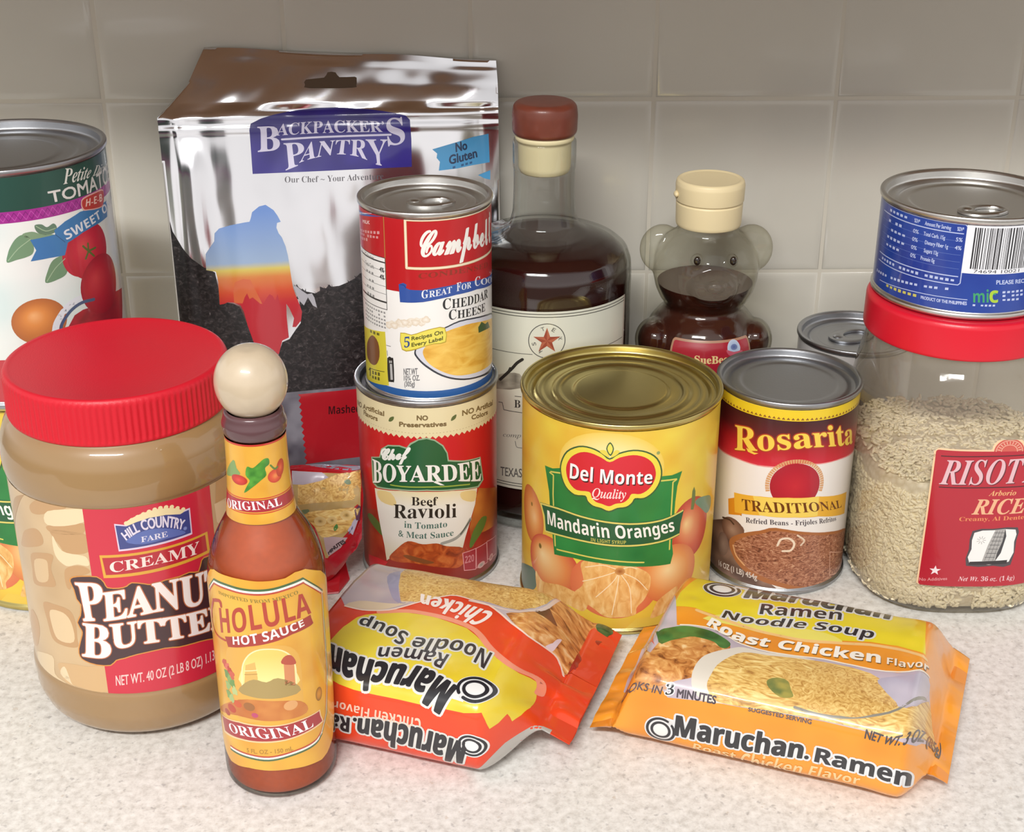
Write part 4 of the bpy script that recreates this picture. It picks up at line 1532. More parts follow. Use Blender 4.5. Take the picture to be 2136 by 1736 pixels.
while u < x0 + 30:
    wd = rng_.choice((.28, .28, .5, .75))
    L.rect(u, u + wd, y0 + 2.4, y1 - 1.0, '2c2c30', 1.4)
    u += wd + rng_.choice((.28, .35, .5, .7))
L.text('74694 10021', np.array([(x0 + 5.5, y0 + .5), (x0 + 28, y0 + .5)]), np.array([(x0 + 5.5, y0 + 2.1), (x0 + 28, y0 + 2.1)]), '3a3a40', 1.4, 's')
L.text('PLEASE RECYCLE', '1295,1142 1545,1126', '1295,1106 1545,1092', W_, 1.3, 's', fit='PLEASE REC', bold=.08)
L.text('mic', '1085,1306 1225,1306', '1085,1200 1225,1198', '3f9c6c', 1.4, 'b', fit='mi')
L.text('c', '1232,1308 1312,1308', '1232,1170 1312,1168', 'a8c83c', 1.6, 'b')
squiggle(L, '1080,1330', '1295,1334', 1.1, W_, 1.3)
for a, b_ in (('1350,1215', '1545,1195'), ('1350,1248', '1545,1230'), ('1350,1284', '1545,1268')):
    squiggle(L, a, b_, 1.2, W_, 1.3)
L.build('paper_label', t_blue)

# --- small grey can behind
S, mt = label_can(34.4, 99.5, SMALL)
L = Print(S, 'd7', [M_VARN])
L.rect(-FULL, FULL, 0, 120, 'c6c4c2', 0)
L.build('paper_label', t_small)


# ------------------------------------------------------------------ printed labels: jars and bottles
# --- peanut butter
S = cyl(52.85, 28.4, 122.4, PB)
L = Print(S, 'c3', [M_VARN])
L.rect(-FULL, FULL, 20, 130, 'c8a87e', 0, fn=mottle('ceb086', 'c0a076', .05, 2.))
D_, E_ = 'bd9466', 'e4cda6'
shapes = [('c2:95,1480 110,1380 160,1350 200,1360 150,1400 125,1470 110,1600 95,1640', 'b08858'), ('c2:215,1440 260,1405 330,1425 450,1440 400,1480 290,1505 230,1490', D_), ('c2:345,1480 600,1465 605,1560 345,1580', E_),
          ('c2:335,1590 450,1580 605,1570 605,1640 520,1650 380,1640', D_), ('c2:160,1680 180,1620 250,1605 300,1650 310,1720 240,1740 160,1730', D_),
          ('360,20 500,30 630,60 640,180 480,185 430,130', D_), ('380,60 450,170 600,205 640,240 640,280 560,270 480,280 400,200', E_),
          ('225,195 300,185 385,205 370,300 405,420 340,430 250,405 235,300', D_), ('250,240 330,235 350,300 345,390 270,380', 'd4b488'),
          ('470,310 540,280 620,290 650,330 540,370 510,450 480,420', D_), ('315,545 400,560 500,600 545,680 560,800 560,870 440,850 380,800 345,680', D_), ('365,600 460,620 520,700 535,830 420,810 375,700', 'dcc096'),
          ('225,600 265,640 290,760 270,860 235,800', D_), ('420,990 520,990 640,1010 770,1010 780,1190 560,1150 480,1120', 'cda878'), ('270,900 380,930 400,1060 480,1130 380,1100 300,1010', 'ddc39a'), ('470,1010 520,1130 540,1150 440,1060', E_)]
for a, c in shapes:
    L.poly(a, c, 1 if c == D_ else 1.3, smooth=4)
ua, ub = uof(S, 'c2', '607,1470'), uof(S, 'c2', '1522,1290')
uc, ud = uof(S, 'c3', '775,1188'), uof(S, 'c3', '760,1050')
L.rect((ua + uc) / 2, ub, 20, 130, 'c8283e', 2)
for a, c in (('c2:1545,1280 1640,1200 1640,1400 1560,1420', D_), ('c2:1550,1430 1640,1380 1640,1600 1570,1560', 'dcc09a')):
    L.poly(a, c, 1.5)
# badge
L.poly('c2:905,1580 915,1555 945,1535 985,1515 1030,1495 1080,1480 1130,1466 1180,1460 1240,1457 1290,1462 1320,1475 1340,1500 1200,1540 1000,1600', 'ead8a8', 2.6)
for i in range(11):
    t = i / 10
    L.blob('c2:%d,%d' % (915 + t * 410, 1568 - 118 * math.sin(min(t, .8) / .8 * math.pi / 2) + max(0, t - .8) * 90), 1.0, 1.0, ['ead8a8', 'ead8a8'], 2.55)
L.poly('c2:826,1572 905,1580 980,1548 1080,1515 1200,1495 1300,1490 1325,1475 1374,1455 1392,1645 1380,1652 860,1772', 'd8c8dc', 2.5)
L.poly('c2:836,1584 915,1590 985,1560 1080,1528 1200,1507 1305,1502 1330,1486 1366,1470 1382,1636 868,1758', '3c4684', 2.9)
L.poly('c2:910,1700 1000,1640 1090,1612 1190,1604 1300,1615 1340,1640 1200,1680 1030,1720', '5a6cae', 3.1, smooth=3)
L.text('HILL COUNTRY', 'c2:915,1690 1000,1632 1100,1605 1210,1596 1322,1612', 'c2:876,1640 975,1568 1090,1530 1215,1516 1340,1545', 'dcd4e4', 3.5, 's', bold=.16)
L.text('FARE', 'c2:1022,1706 1216,1662', 'c2:1020,1666 1210,1624', 'dcd8e8', 3.5, 'B')
L.blob('c2:1340,1605', .9, .9, ['8a98cc', '6a78b4'], 3.3)
# creamy box
L.poly('720,203 1500,30 1520,180 752,368', 'd8a238', 2.5)
L.poly('740,222 1484,54 1500,168 768,346', 'b42434', 2.8)
L.text('CREAMY', '800,328 1120,270 1446,186', '792,252 1120,196 1440,98', 'f0dcd4', 3.1, 'B', shadow=(.35, -.45, '6c1420'))
# big name
bl = '512,390 530,365 600,358 700,362 750,400 775,440 860,445 920,430 955,405 1040,412 1100,418 1200,385 1300,360 1370,330 1440,322 1462,240 1500,215 1600,190 1700,300 1740,760 1560,800 1450,822 1300,862 1190,872 1000,915 900,945 840,960 800,996 700,992 620,965 585,935 576,880 600,780 596,745 566,690 588,640 590,560 560,520 540,450'
P = L.poly(bl, '42282c', 3.2, smooth=2)
L.line(P, 1.1, 'd08a3c', 3.0, closed=True)
OUT = dict(st='B', bold=.3, out=(.75, 'b86a44'))
wh = 'f0e6e2'
L.text('P', '610,676 742,668', '545,398 738,398', wh, 4.2, **OUT)
L.text('EANUT', '756,676 960,645 1180,600 1486,545', '742,474 960,440 1180,392 1468,322', wh, 4.2, fit='EANU', **OUT)
L.text('B', '600,930 806,948', '604,692 790,706', wh, 4.2, **OUT)
L.text('UTTER', '812,880 1010,845 1220,815 1522,742', '796,704 1010,676 1220,652 1500,588', wh, 4.2, fit='UTTE', **OUT)
L.text('NET WT. 40 OZ (2 LB 8 OZ) 1.13kg', '842,1146 1060,1114 1260,1066 1466,998', '838,1074 1060,1044 1260,996 1462,928', 'ecc8c4', 3, 's', fit='NET WT. 40 OZ (2 LB 8 OZ)', bold=.05)
L.build('paper_label', t_pb)

# --- hot sauce: body label on the glass and the neck label
_hp = np.array([(z, r) for r, z in CHP[4:]])


def ch_r(v):
    return np.interp(v, _hp[:, 0], _hp[:, 1]) + .12


S = cyl(24.5, 10, 124, CH, step=2, vstep=2, prof=ch_r)
L = Print(S, 'c5', [M_VARN])
ol = L.q('130,92 190,118 330,160 450,178 650,155 790,90 940,152 966,480 992,1100 945,1365 860,1440 700,1482 540,1496 400,1475 275,1425')
uL = ol[0][0]
uR = ol[8][0]
vT, vB = ol[0][1], ol[14][1]
out_ = np.vstack([ol, [(uL - 4, ol[14][1] + 6), (uL - 10, ol[8][1]), (uL - 9, ol[7][1]), (uL - 7, ol[6][1])]])
L.poly(out_, 'e2ac3c', 0, smooth=2, fn=mottle('e6b444', 'd89c38', .09, 4.))
tri = '122,215 156,162 240,200 340,230 450,242 560,232 670,200 772,157 908,240'
for off, wd, c in ((0, .95, '4c6844'), (-.95, .95, 'ecece0'), (-1.8, .8, 'b84838')):
    A = L.q(tri)
    A = spl(A[1:8], 4)
    A = np.vstack([L.q(tri)[:1], A, L.q(tri)[-1:]])
    A[:, 1] += off
    L.line(A, wd, c, 1)
    B_ = spl(L.q('905,1240 860,1310 700,1388 540,1425 400,1405 275,1345'), 4)
    B_[:, 1] -= off
    L.line(B_, wd, c, 1)
rr_ = L.q('908,240 925,500 945,800 940,1090 905,1240')
for k, (o, c) in enumerate(((0, '6c8058'), (-.6, 'e8e0c0'), (-1.2, 'c07848'))):
    A = rr_.copy()
    A[:, 0] += o
    L.line(A, .5, c, 1)
L.text('IMPORTED FROM MEXICO', '190,262 330,310 450,328 600,312 742,262', '184,240 330,286 450,304 600,286 736,238', '8c7a30', 1.5, 'B')
L.text('HOLULA', '205,532 300,534 400,520 560,490 700,450 832,396', '190,366 300,372 400,348 560,318 690,288 806,258', 'b03c28', 1.8, 'b')
L.line('205,345 188,312 165,302 148,320 140,370 142,430 156,500 180,550 235,588', 1.0, 'b03c28', 1.8, smooth=4)
L.line('150,318 141,370 143,420', 1.5, 'b03c28', 1.8, smooth=4)
L.line('150,306 195,312 205,350', 1.5, 'b03c28', 1.8, smooth=3)
L.poly('232,560 360,556 500,535 700,470 826,408 832,432 846,466 830,482 700,545 600,590 400,630 255,633', 'a4342c', 1.6)
L.text('HOT SAUCE', '288,616 450,608 620,562 786,482', '284,562 450,540 620,498 772,442', 'f0ece8', 2, 'b')
# arch with its view, table and flowers
L.poly('240,680 330,640 600,620 740,680 770,900 760,1080 560,1140 300,1100', 'dca84c', 1.2, smooth=4)
L.poly('352,900 352,780 380,710 430,668 500,650 600,652 670,680 710,730 725,800 728,900', 'e8d078', 1.5, smooth=3, fn=vramp([(50, 'dcb458'), (62, 'f0e094'), (75, 'e4c868')]))
L.line('352,900 352,780 380,710 430,668 500,650 600,652 670,680 710,730 725,800 728,900', .6, 'f0e2ac', 1.7, smooth=3)
L.poly('375,760 440,740 460,850 455,920 365,920', 'd8b060', 1.8)
L.line('370,800 455,795', .5, 'f0dca0', 2)
L.line('370,825 455,822', .4, 'b88c48', 2)
L.poly('625,750 640,705 680,688 712,710 722,752', 'b4503c', 1.9, smooth=3)
L.poly('640,752 712,752 722,900 650,900', 'd0885c', 1.8)
L.poly('352,900 430,860 520,880 600,850 728,890 730,960 352,960', 'a89058', 1.8, smooth=3)
for i, (a, c) in enumerate((('230,745', 'c45040'), ('250,775', 'd46858'), ('265,800', 'b84030'), ('280,830', 'c85a48'), ('245,820', '6c8c4c'), ('265,860', '82a45c'), ('285,890', '6c9450'), ('255,900', '94b06c'), ('300,940', 'b4c484'), ('260,960', '7c9c58'), ('280,990', 'a4b878'))):
    L.blob(a, 1.5, 2.1, [c, c], 1.9 + .03 * i, wob=.15)
L.poly('200,1060 330,1000 560,1010 760,1010 800,1090 560,1150 320,1110', 'c87c38', 1.7, smooth=4, fn=mottle('cc8440', 'b8642c', .2, 2.))
for i, (a, c, r) in enumerate((('280,1060', 'b8442c', 2.6), ('320,1030', 'c85a34', 2.2), ('250,1085', 'a83c28', 2), ('440,1110', 'b8486c', 1.5), ('400,1050', '9c6434', 2.6), ('690,1040', 'd8a068', 3))):
    L.blob(a, r, r * .8, [c, c], 2 + .03 * i)
L.blob('885,960', 2, 3.4, ['d8983c', 'c88834', '8c6428'], 1.4)
L.poly('208,1095 330,1150 450,1175 550,1182 650,1170 750,1140 892,1068 900,1110 918,1150 800,1232 650,1287 500,1302 350,1282 228,1222', 'e8c898', 1.9, smooth=0)
L.poly('214,1108 330,1160 450,1184 550,1190 650,1178 750,1148 886,1080 893,1112 908,1148 800,1222 650,1277 500,1292 350,1272 234,1214', 'a43438', 2.2)
L.text('ORIGINAL', '272,1220 400,1258 540,1272 700,1248 850,1184', '254,1156 400,1190 540,1200 700,1178 828,1122', 'f2eef0', 2.6, 'B')
L.text('5 FL. OZ - 150 mL', '385,1366 540,1378 706,1352', '383,1338 540,1350 702,1324', 'ac8030', 1.5, 's', bold=.06)
L.build('paper_label', t_ch)

S = cyl(13.6, 130.6, 165.8, CH, step=1.5, vstep=2, prof=lambda v: np.interp(v, [130, 142, 154, 166], [14.3, 13.0, 12.4, 12.2]))
L = Print(S, 'c4', [M_VARN])
L.rect(-60, 60, 131, 165.6, 'e0a93a', 0, fn=mottle('e4b044', 'd89c34', .12, 2.))
v = vof(S, 'c4', '440,780')
L.rect(-60, 60, v - .8, v + .8, 'c03428', 1)
v0_, v1_ = vof(S, 'c4', '430,1288'), vof(S, 'c4', '430,1190')
L.rect(-60, 60, v0_ + .4, v1_ - .3, 'a8303a', 1)
for q_ in (v0_ - .2, v1_ + .3):
    L.rect(-60, 60, q_ - .22, q_ + .22, 'c8402c', 1)
L.text('ORIGINAL', '262,1238 360,1262 460,1264 560,1252 655,1222', '260,1172 360,1200 460,1202 560,1192 640,1166', 'f2eef0', 1.6, 'B')
L.poly('255,1000 300,900 325,960 352,1000 320,1015', '7c9c5c', 1.2, smooth=3)
L.blob('340,1045', 4.2, 2.2, ['d84c3c', 'c83428', 'b02c24'], 1.4)
L.poly('400,950 440,960 480,930 520,895 555,890 560,930 530,960 540,1010 500,1050 440,1100 380,1140 400,1090 420,1050 390,1010', '4c9034', 1.6, smooth=3, fn=mottle('5ca43c', '387828', .5, 5.))
L.blob('605,1015', 3.6, 2.9, ['e89048', 'd85430', 'c03c24'], 1.5)
L.blob('640,955', 2.3, 3.8, ['e06a3c', 'c44428', 'b03820'], 1.7, rot=-.3)
L.line('570,940 600,965 620,950', .8, '5c7c30', 1.9, smooth=3)
L.build('neck_label', t_ch)

# --- liquor label
S = cyl(49.85, 20, 142, BO)
L = Print(S, 'd4', [M_PAPER])
vt, vb = vof(S, 'd4', '500,170'), vof(S, 'd4', '280,1405')
ur = uof(S, 'd4', '1010,120')
L.rect(-ur + 2, ur, vb, vt, 'dcdccb', 0)
for v in (vt - 1.7, vt - 3.3):
    L.rect(-ur + 3, ur - 1, v, v + .45, '4a4a44', 1)
for v in (vb + 1.7, vb + 3.3):
    L.rect(-ur + 3, ur - 1, v, v + .45, '4a4a44', 1)
L.rect(ur - 1.2, ur - .8, vb, vt, '9a4a3c', 1)
c = L.q('470,372')[0]
rad = abs(uof(S, 'd4', '596,372') - c[0])
th = np.linspace(0, 2 * math.pi, 41)[:-1]
L.line(c + rad * np.stack([np.cos(th), np.sin(th)], 1), .45, '4c4c4c', 1.3, closed=True)
st = [c + (rad * .78 if k % 2 == 0 else rad * .3) * np.array([math.sin(math.pi * k / 5), math.cos(math.pi * k / 5)]) for k in range(10)]
for k in range(10):
    L.poly(np.array([c, st[k], st[(k + 1) % 10]]), ['b4664c', '9c4a38'][k % 2], 1.3)
for ch_, a in (('T', 18), ('E', -30), ('X', -80), ('S', 105), ('A', 150)):
    a = R_(a + 90)
    d = np.array([math.cos(a), math.sin(a)])
    n_ = np.array([d[1], -d[0]])
    q0 = c + d * rad * .62
    L.text(ch_, np.array([q0 - n_ * .9, q0 + n_ * .9]), np.array([q0 - n_ * .9 + d * 2.2, q0 + n_ * .9 + d * 2.2]), '6c6c66', 1.3, 's', bold=.05)
v = vof(S, 'd4', '300,463')
L.rect(-ur + 3, c[0] - rad * .78, v, v + .35, '5a5a54', 1)
L.rect(c[0] + rad * .78, ur - 2, v, v + .35, '5a5a54', 1)
L.poly('60,640 150,600 280,600 290,700 60,690', 'a8a494', 1.2, smooth=3, fn=mottle('bcb8a8', '6c685c', .25, 3.))
L.line('145,640 200,590 235,555 262,525 300,500', 1.7, '2c2c2a', 1.6, smooth=3)
L.line('200,590 215,560', 1.2, '2c2c2a', 1.6)
L.text('B', '243,834 286,838', '243,780 286,784', '3c3c38', 1.3, 'B')
L.line('248,756 290,760', .4, '4c4c48', 1.3)
L.line('135,796 160,800 170,850 300,872', .4, '4c4c48', 1.3)
L.text('comp', '165,1036 290,1046', '165,1008 290,1016', '6c6c68', 1.3, 'I', fit='comp')
L.line('250,1070 260,1110 300,1118', .4, '7c7c78', 1.3, smooth=3)
L.text('TEXAS', '148,1306 296,1322', '148,1246 296,1262', '5a5a56', 1.3, 's', fit='TEXAS', bold=.04)
L.build('paper_label', t_bo)

# --- honey label
S = cyl(36.6, 40, 111, HO, step=2, vstep=2, prof=lambda v: np.interp(v, [z for r, z in HOP[3:11]], [r for r, z in HOP[3:11]]) + .35)
L = Print(S, 'd6', [M_VARN])
a = L.q('345,1412 962,1412')
uA, uB, vT = a[0][0], a[1][0], (a[0][1] + a[1][1]) / 2


def rrect(u0, u1, v0, v1, r):
    o = []
    for cx, cy, s0 in ((u1 - r, v1 - r, 0), (u0 + r, v1 - r, 90), (u0 + r, v0 + r, 180), (u1 - r, v0 + r, 270)):
        for k in range(6):
            t = R_(s0 + 18 * k)
            o.append((cx + r * math.cos(t), cy + r * math.sin(t)))
    return np.array(o)


L.poly(rrect(uA, uB, vT - 52, vT, 2.2), 'b08468', 0)
L.poly(rrect(uA + 1.3, uB - 1.3, vT - 50.7, vT - 1.3, 1.4), 'a82434', 1)
L.text('SueBee', '520,1645 760,1645', '520,1582 760,1582', 'e4c88c', 1.8, 'B', fit='SueBe', bold=.1)
L.blob('852,1520', 4.6, 4.6, ['b4c4dc', 'a8bcd8', 'c4d0e4'], 1.6)
L.blob('852,1510', 2.4, 1.6, ['4c5c94', '7484b0'], 1.9)
L.poly('790,1535 850,1550 920,1535 905,1575 855,1592 805,1575', 'c0586c', 1.8, smooth=3)
L.build('paper_label', t_ho)


# --- rice label on the flat front of the jar
def jar_surf():
    us = np.linspace(-60, 52, 57)
    zz = np.linspace(20, 104, 22)
    P = np.zeros((len(us), len(zz), 3))
    zs = [s_[0] for s_ in JS]
    for j, z in enumerate(zz):
        a = np.interp(z, zs, [s_[1] for s_ in JS])
        b = np.interp(z, zs, [s_[2] for s_ in JS])
        p = np.interp(z, zs, [s_[3] for s_ in JS])
        dx = np.interp(z, zs, [s_[4] for s_ in JS])
        t = np.linspace(math.pi, 2 * math.pi, 1500)
        c, s_ = np.cos(t), np.sin(t)
        x, y = a * np.sign(c) * np.abs(c) ** (2 / p), b * np.sign(s_) * np.abs(s_) ** (2 / p)
        d = np.r_[0, np.cumsum(np.hypot(np.diff(x), np.diff(y)))]
        d -= d[len(d) // 2]
        P[:, j, 0] = (np.interp(us, d, x) + dx) / 1000
        P[:, j, 1] = np.interp(us, d, y) / 1000
        P[:, j, 2] = z / 1000
    return Surf(us, zz, P, RI)


S = jar_surf()
L = Print(S, 'e1', [M_VARN])
tl, bl, br_ = L.q('535,765')[0], L.q('448,1500')[0], L.q('1020,1512')[0]
u0, u1 = (tl[0] + bl[0]) / 2, 44
vt, vb = tl[1] + .6, bl[1] - .8
uc = L.q('948,770')[0][0]
top = [(u1, vt), (uc + 9, vt)] + [(uc + 8.6 * math.cos(R_(a)), vt + 7 * math.sin(R_(a))) for a in range(0, 181, 15)]
L.poly(np.array([(u0 + 2, vb), (u1, vb)] + top + [(u0 + 2, vt), (u0, vt - 2), (u0, vb + 2)]), 'ecc8a0', 0)
L.poly(rrect(u0 + .9, u1, vb + .9, vt - .9, 1.6), 'b01c30', 1)
L.poly(np.array([(uc + 7.6 * math.cos(R_(a)), vt - .9 + 6.8 * math.sin(R_(a))) for a in range(0, 181, 12)]), 'c8584c', 1.4)
for rr in (6.6, 4.0):
    L.line(np.array([(uc + rr * math.cos(R_(a)), vt - .9 + rr * .88 * math.sin(R_(a))) for a in range(0, 181, 12)]), .3, 'e8b8a0', 1.8)
for a in range(10, 180, 16):
    L.line(np.array([(uc + r * math.cos(R_(a)), vt - .9 + r * .88 * math.sin(R_(a))) for r in (4.6, 6)]), .35, 'e8b8a0', 1.8)
L.line('580,806 1040,800', .55, '401018', 1.5)
L.line('568,974 1040,968', .55, '401018', 1.5)
L.text('RISOTTO', '566,958 1012,950', '588,824 1030,816', 'dcb4bc', 2.2, 'BI', fit='RISOT', shadow=(.5, -.4, '5c1020'))
L.text('Arborio', '834,1022 982,1018', '838,994 986,990', 'e8b078', 1.8, 'BI')
L.text('RICE', '742,1122 1028,1112', '760,1040 1040,1032', 'e4b088', 1.8, 'BI', bold=.1)
L.text('Creamy, Al Dente', '674,1158 1024,1146', '678,1136 1026,1124', 'e08a58', 1.8, 'B')
L.poly('748,1212 860,1200 992,1192 985,1260 952,1395 860,1400 712,1400 728,1310', '4a4248', 1.5, smooth=2)
L.poly('758,1222 860,1208 980,1204 972,1270 942,1378 730,1385 742,1310', 'eceae8', 1.8, smooth=2)
L.poly('872,1206 926,1200 908,1270 870,1375 798,1375 830,1290', 'a8a6a4', 2.1)
for i in range(7):
    y = 1222 + i * 22
    L.line('%d,%d %d,%d' % (868 - i * 9, y, 920 - i * 9, y), .28, '3c3c40', 2.4)
for i in range(3):
    L.line('%d,%d %d,%d' % (882 + i * 14, 1210, 812 + i * 22, 1372), .2, '5c5c5c', 2.4)
L.poly('926,1200 930,1240 900,1330 868,1375 880,1330 908,1270', '3c3c40', 2.3)
cst = L.q('795,1262')[0]
for k in range(9):
    d = np.array([math.cos(k * .7), math.sin(k * .7)])
    L.line(np.array([cst + d * .9, cst + d * 2.3]), .2, '707070', 2.2)
L.poly('732,1378 935,1368 930,1388 725,1395', '2c282c', 2.2)
c = L.q('545,1425')[0]
L.poly(np.array([c + (3.0 if k % 2 == 0 else 1.2) * np.array([math.sin(math.pi * k / 5), math.cos(math.pi * k / 5)]) for k in range(10)]), 'ecdce0', 1.8)
L.text('No Additives', '460,1480 610,1476', '460,1464 610,1460', 'd88c90', 1.8, 's', bold=.05)
L.text('Net Wt. 36 oz. (1 kg)', '668,1482 972,1474', '672,1458 975,1450', 'e8c0c4', 1.8, 'BI')
L.build('paper_label', t_ri)


# ------------------------------------------------------------------ the foil pouch
def sstep(x, a, b):
    t = np.clip((x - a) / (b - a), 0, 1)
    return t * t * (3 - 2 * t)


POU = (-0.1, 0.80, 0)
t_po = thing('foil_pouch', 'tall silver foil food pouch with dark blue logo leaning on the tiled wall', 'pouch', POU)
M_FOIL = plain('silver_foil', (238, 238, 242), .15, 1.)
M_SLOT = printed('slot_shade_print', .9)
M_FOILP = printed('foil_print', .3, coat=.5)


def pouch_surf():
    us = np.linspace(0, 200, 101)
    vs_ = np.linspace(0, 262, 132)
    BL, BR = np.array([-.1895, .778, 0]), np.array([-.0055, .838, 0])
    ZL, ZR = np.array([-.2043, .838, .217]), np.array([-.0080, .851, .2177])
    ML, MR = np.array([-.187, .8485, .2345]), np.array([-.0082, .8562, .231])
    TL, TR = np.array([-.178, .8585, .2528]), np.array([-.0093, .8605, .2455])
    K = [(0, BL, BR), (222, ZL, ZR), (240, ML, MR), (262, TL, TR)]
    P = np.zeros((101, 132, 3))
    n0 = np.array([0, -.96, .27])
    B = np.zeros_like(P)
    for j, v in enumerate(vs_):
        for (va, la, ra), (vb_, lb, rb) in zip(K, K[1:]):
            if va <= v <= vb_:
                f = (v - va) / (vb_ - va)
                l, r = la + (lb - la) * f, ra + (rb - ra) * f
                break
        for i, u in enumerate(us):
            s_ = u / 200
            p = l + (r - l) * s_
            t = v / 222
            ft = np.interp(t, [0, .25, .55, .85, 1, 1.2], [.75, 1, .75, .32, .12, .0])
            edge = min(1, min(s_, 1 - s_) / .05)
            b = 14 * max(math.sin(math.pi * s_), 0) ** .6 * ft
            wv = edge * (4.6 * noise.noise((u / 38, v / 90, 1.7)) + 1.2 * noise.noise((u / 17, v / 55, 5.2)) + .12 * noise.noise((u / 9, v / 14, 9.1)))
            if v < 160:
                wv *= .55 + .45 * sstep(v, 110, 160)
            if v > 226:
                wv = 1.0 * noise.noise((u / 34, v / 22, 2.2)) + .25 * noise.noise((u / 13, v / 14, 4.4))
            wv += 1.1 * math.exp(-((v - 221) / 1.6) ** 2) + .9 * math.exp(-((v - 214.5) / 1.6) ** 2)
            wv += 1.0 * math.exp(-((u - 10) / 2.5) ** 2) * (v < 222) + 3.0 * math.exp(-((u - 22 - 4 * math.sin(v / 40)) / 7) ** 2) * sstep(v, 105, 150) * (1 - sstep(v, 190, 215))
            top = .7 * math.sin(u / 17) if v > 255 else 0
            P[i, j] = p + n0 * (b + wv + 2.0) / 1000 + np.array([0, 0, top * .001])
            B[i, j] = p - n0 * .0012
    return Surf(us, vs_, P - np.array(POU), POU), B - np.array(POU)


S, Bk = pouch_surf()
nu, nv = S.P.shape[:2]
V = list(S.P.reshape(-1, 3)) + list(Bk.reshape(-1, 3))
Fc, o_ = [], nu * nv
for i in range(nu - 1):
    for j in range(nv - 1):
        a, b, c, d = i * nv + j, (i + 1) * nv + j, (i + 1) * nv + j + 1, i * nv + j + 1
        Fc.append((a, b, c, d))
        Fc.append((o_ + d, o_ + c, o_ + b, o_ + a))
rim = [i * nv for i in range(nu)] + [(nu - 1) * nv + j for j in range(1, nv)] + [i * nv + nv - 1 for i in range(nu - 2, -1, -1)] + [j for j in range(nv - 2, 0, -1)]
for a, b in zip(rim, rim[1:] + rim[:1]):
    Fc.append((b, a, o_ + a, o_ + b))
link('foil_body', mesh('foil_body', V, Fc, M_FOIL, angle=80), t_po)

L = Print(S, 'px', [M_FOILP, M_ROCK, M_SLOT], eps=.00005)
mt_ = L.q('c7:60,190 120,290 180,360 250,410 300,432 325,445 345,540 352,640 400,632 440,640 480,660 530,780 570,880 650,960 720,960 745,880 790,860 830,800 860,760 850,600 815,535 850,540 880,560 950,575 1000,548 1040,535 1100,528 1150,507 1200,480 1230,450')
u_l, u_r = 1.0, 199.0
bot = vof(S, 'px', '640,815')
ml = [(u_l, mt_[0][1] + 6)] + [tuple(p) for p in mt_] + [(150, mt_[-1][1] + 2), (175, mt_[-1][1] - 8), (u_r, mt_[-1][1] - 12), (u_r, bot), (u_l, bot)]
L.poly(np.array(ml), '302c30', 1, mat=1)
for i in range(70):
    k = random.random()
    a = mt_[int(k * (len(mt_) - 1))]
    L.poly(np.array([a + [random.uniform(-3, 3), -1], a + [random.uniform(-2, 2), 1.6], a + [random.uniform(0, 4), -1]]), '2a262c', 1.1) if k * (len(mt_) - 1) > 19 else None
L.rect(u_l, u_r, 0, bot + .5, '6e6c76', .8, fn=mottle('8c8a94', '54505c', .12, 7.))
L.poly('c7:815,535 830,528 870,560 900,580 930,575 945,600 962,665 935,650 905,600 880,650 850,620', 'b4b2ba', 1.4)
hk = 'c7:548,105 556,68 600,32 640,22 690,55 715,90 735,128 712,135 708,165 722,200 742,225 765,280 780,340 790,400 800,470 812,540 830,590 855,650 868,690 862,745 830,785 808,785 818,730 790,670 770,640 772,720 786,850 745,870 725,950 690,985 620,950 570,890 530,780 505,690 485,650 440,632 405,630 385,640 355,646 345,500 330,440 270,430 266,330 320,250 322,200 350,170 420,150 510,132 540,128'
q = L.q('c7:640,40 640,380 640,420 640,470 640,560 640,640 640,900')[:, 1]
L.poly(hk, '6f97d6', 2, fn=vramp([(q[6], 'b01c30'), (q[5], 'c42230'), (q[4], 'd8502c'), (q[3], 'dc8038'), (q[2], 'dcc85c'), (q[1], '9cb4d4'), (q[0], '6a90d4')]))
L.poly('c7:445,635 440,560 450,505 500,485 545,490 600,600 620,640 560,640', 'd8683a', 2.3)
L.poly('c7:490,660 510,600 525,575 540,610 560,600 620,650 650,600 665,580 685,590 700,620 715,580 730,640 765,650 780,850 745,868 725,948 690,983 620,948 572,888 532,780 508,690', 'c02432', 2.6)
L.poly('520,272 523,258 545,247 573,239 600,233 624,229 660,225 700,224 740,226 769,228 800,232 829,237 846,241 855,250 858,290 859,348 690,356 527,363', '2c2478', 2, fn=mottle('2a2270', '34298c', .06, 3.))
wt = 'd8d4ec'
L.text('B', '538,317 584,313', '537,264 582,262', wt, 2.4, 'B', bold=.1)
L.text('ACKPACKER’', '576,283 640,279 720,276 804,275', '579,259 640,254 720,251 800,253', wt, 2.4, 'B')
L.text('S', '810,304 846,298', '804,248 840,244', wt, 2.4, 'B', bold=.1)
L.line('588,291 650,287 720,284 815,281', 1.1, wt, 2.4, smooth=3)
L.text('P', '596,356 640,338', '591,298 632,296', wt, 2.4, 'B')
L.text('ANTR', '624,340 650,331 700,322 740,325 766,334', '634,297 660,295 700,292 740,291 766,290', wt, 2.4, 'B')
L.text('Y', '778,342 802,347', '762,290 808,290', wt, 2.4, 'B')
L.text('Our Chef ~ Your Adventure', '594,381 660,380 752,376', '594,368 660,367 752,363', '5c5a60', 2, 'B', fit='Our Chef ~ Your Adv', off=-.008)
L.poly('c8:875,962 1000,925 1120,890 1240,850 1385,820 1395,1078 1240,1105 1100,1135 935,1155 945,1075 915,1040 920,1000', '4c9cd0', 2)
L.text('No', 'c8:1090,985 1192,960', 'c8:1086,905 1182,880', '1c3458', 2.4, 's', bold=.22)
L.text('Gluten', 'c8:1030,1098 1160,1065 1282,1030', 'c8:1028,1018 1160,985 1270,950', '1c3458', 2.4, 's', bold=.22)
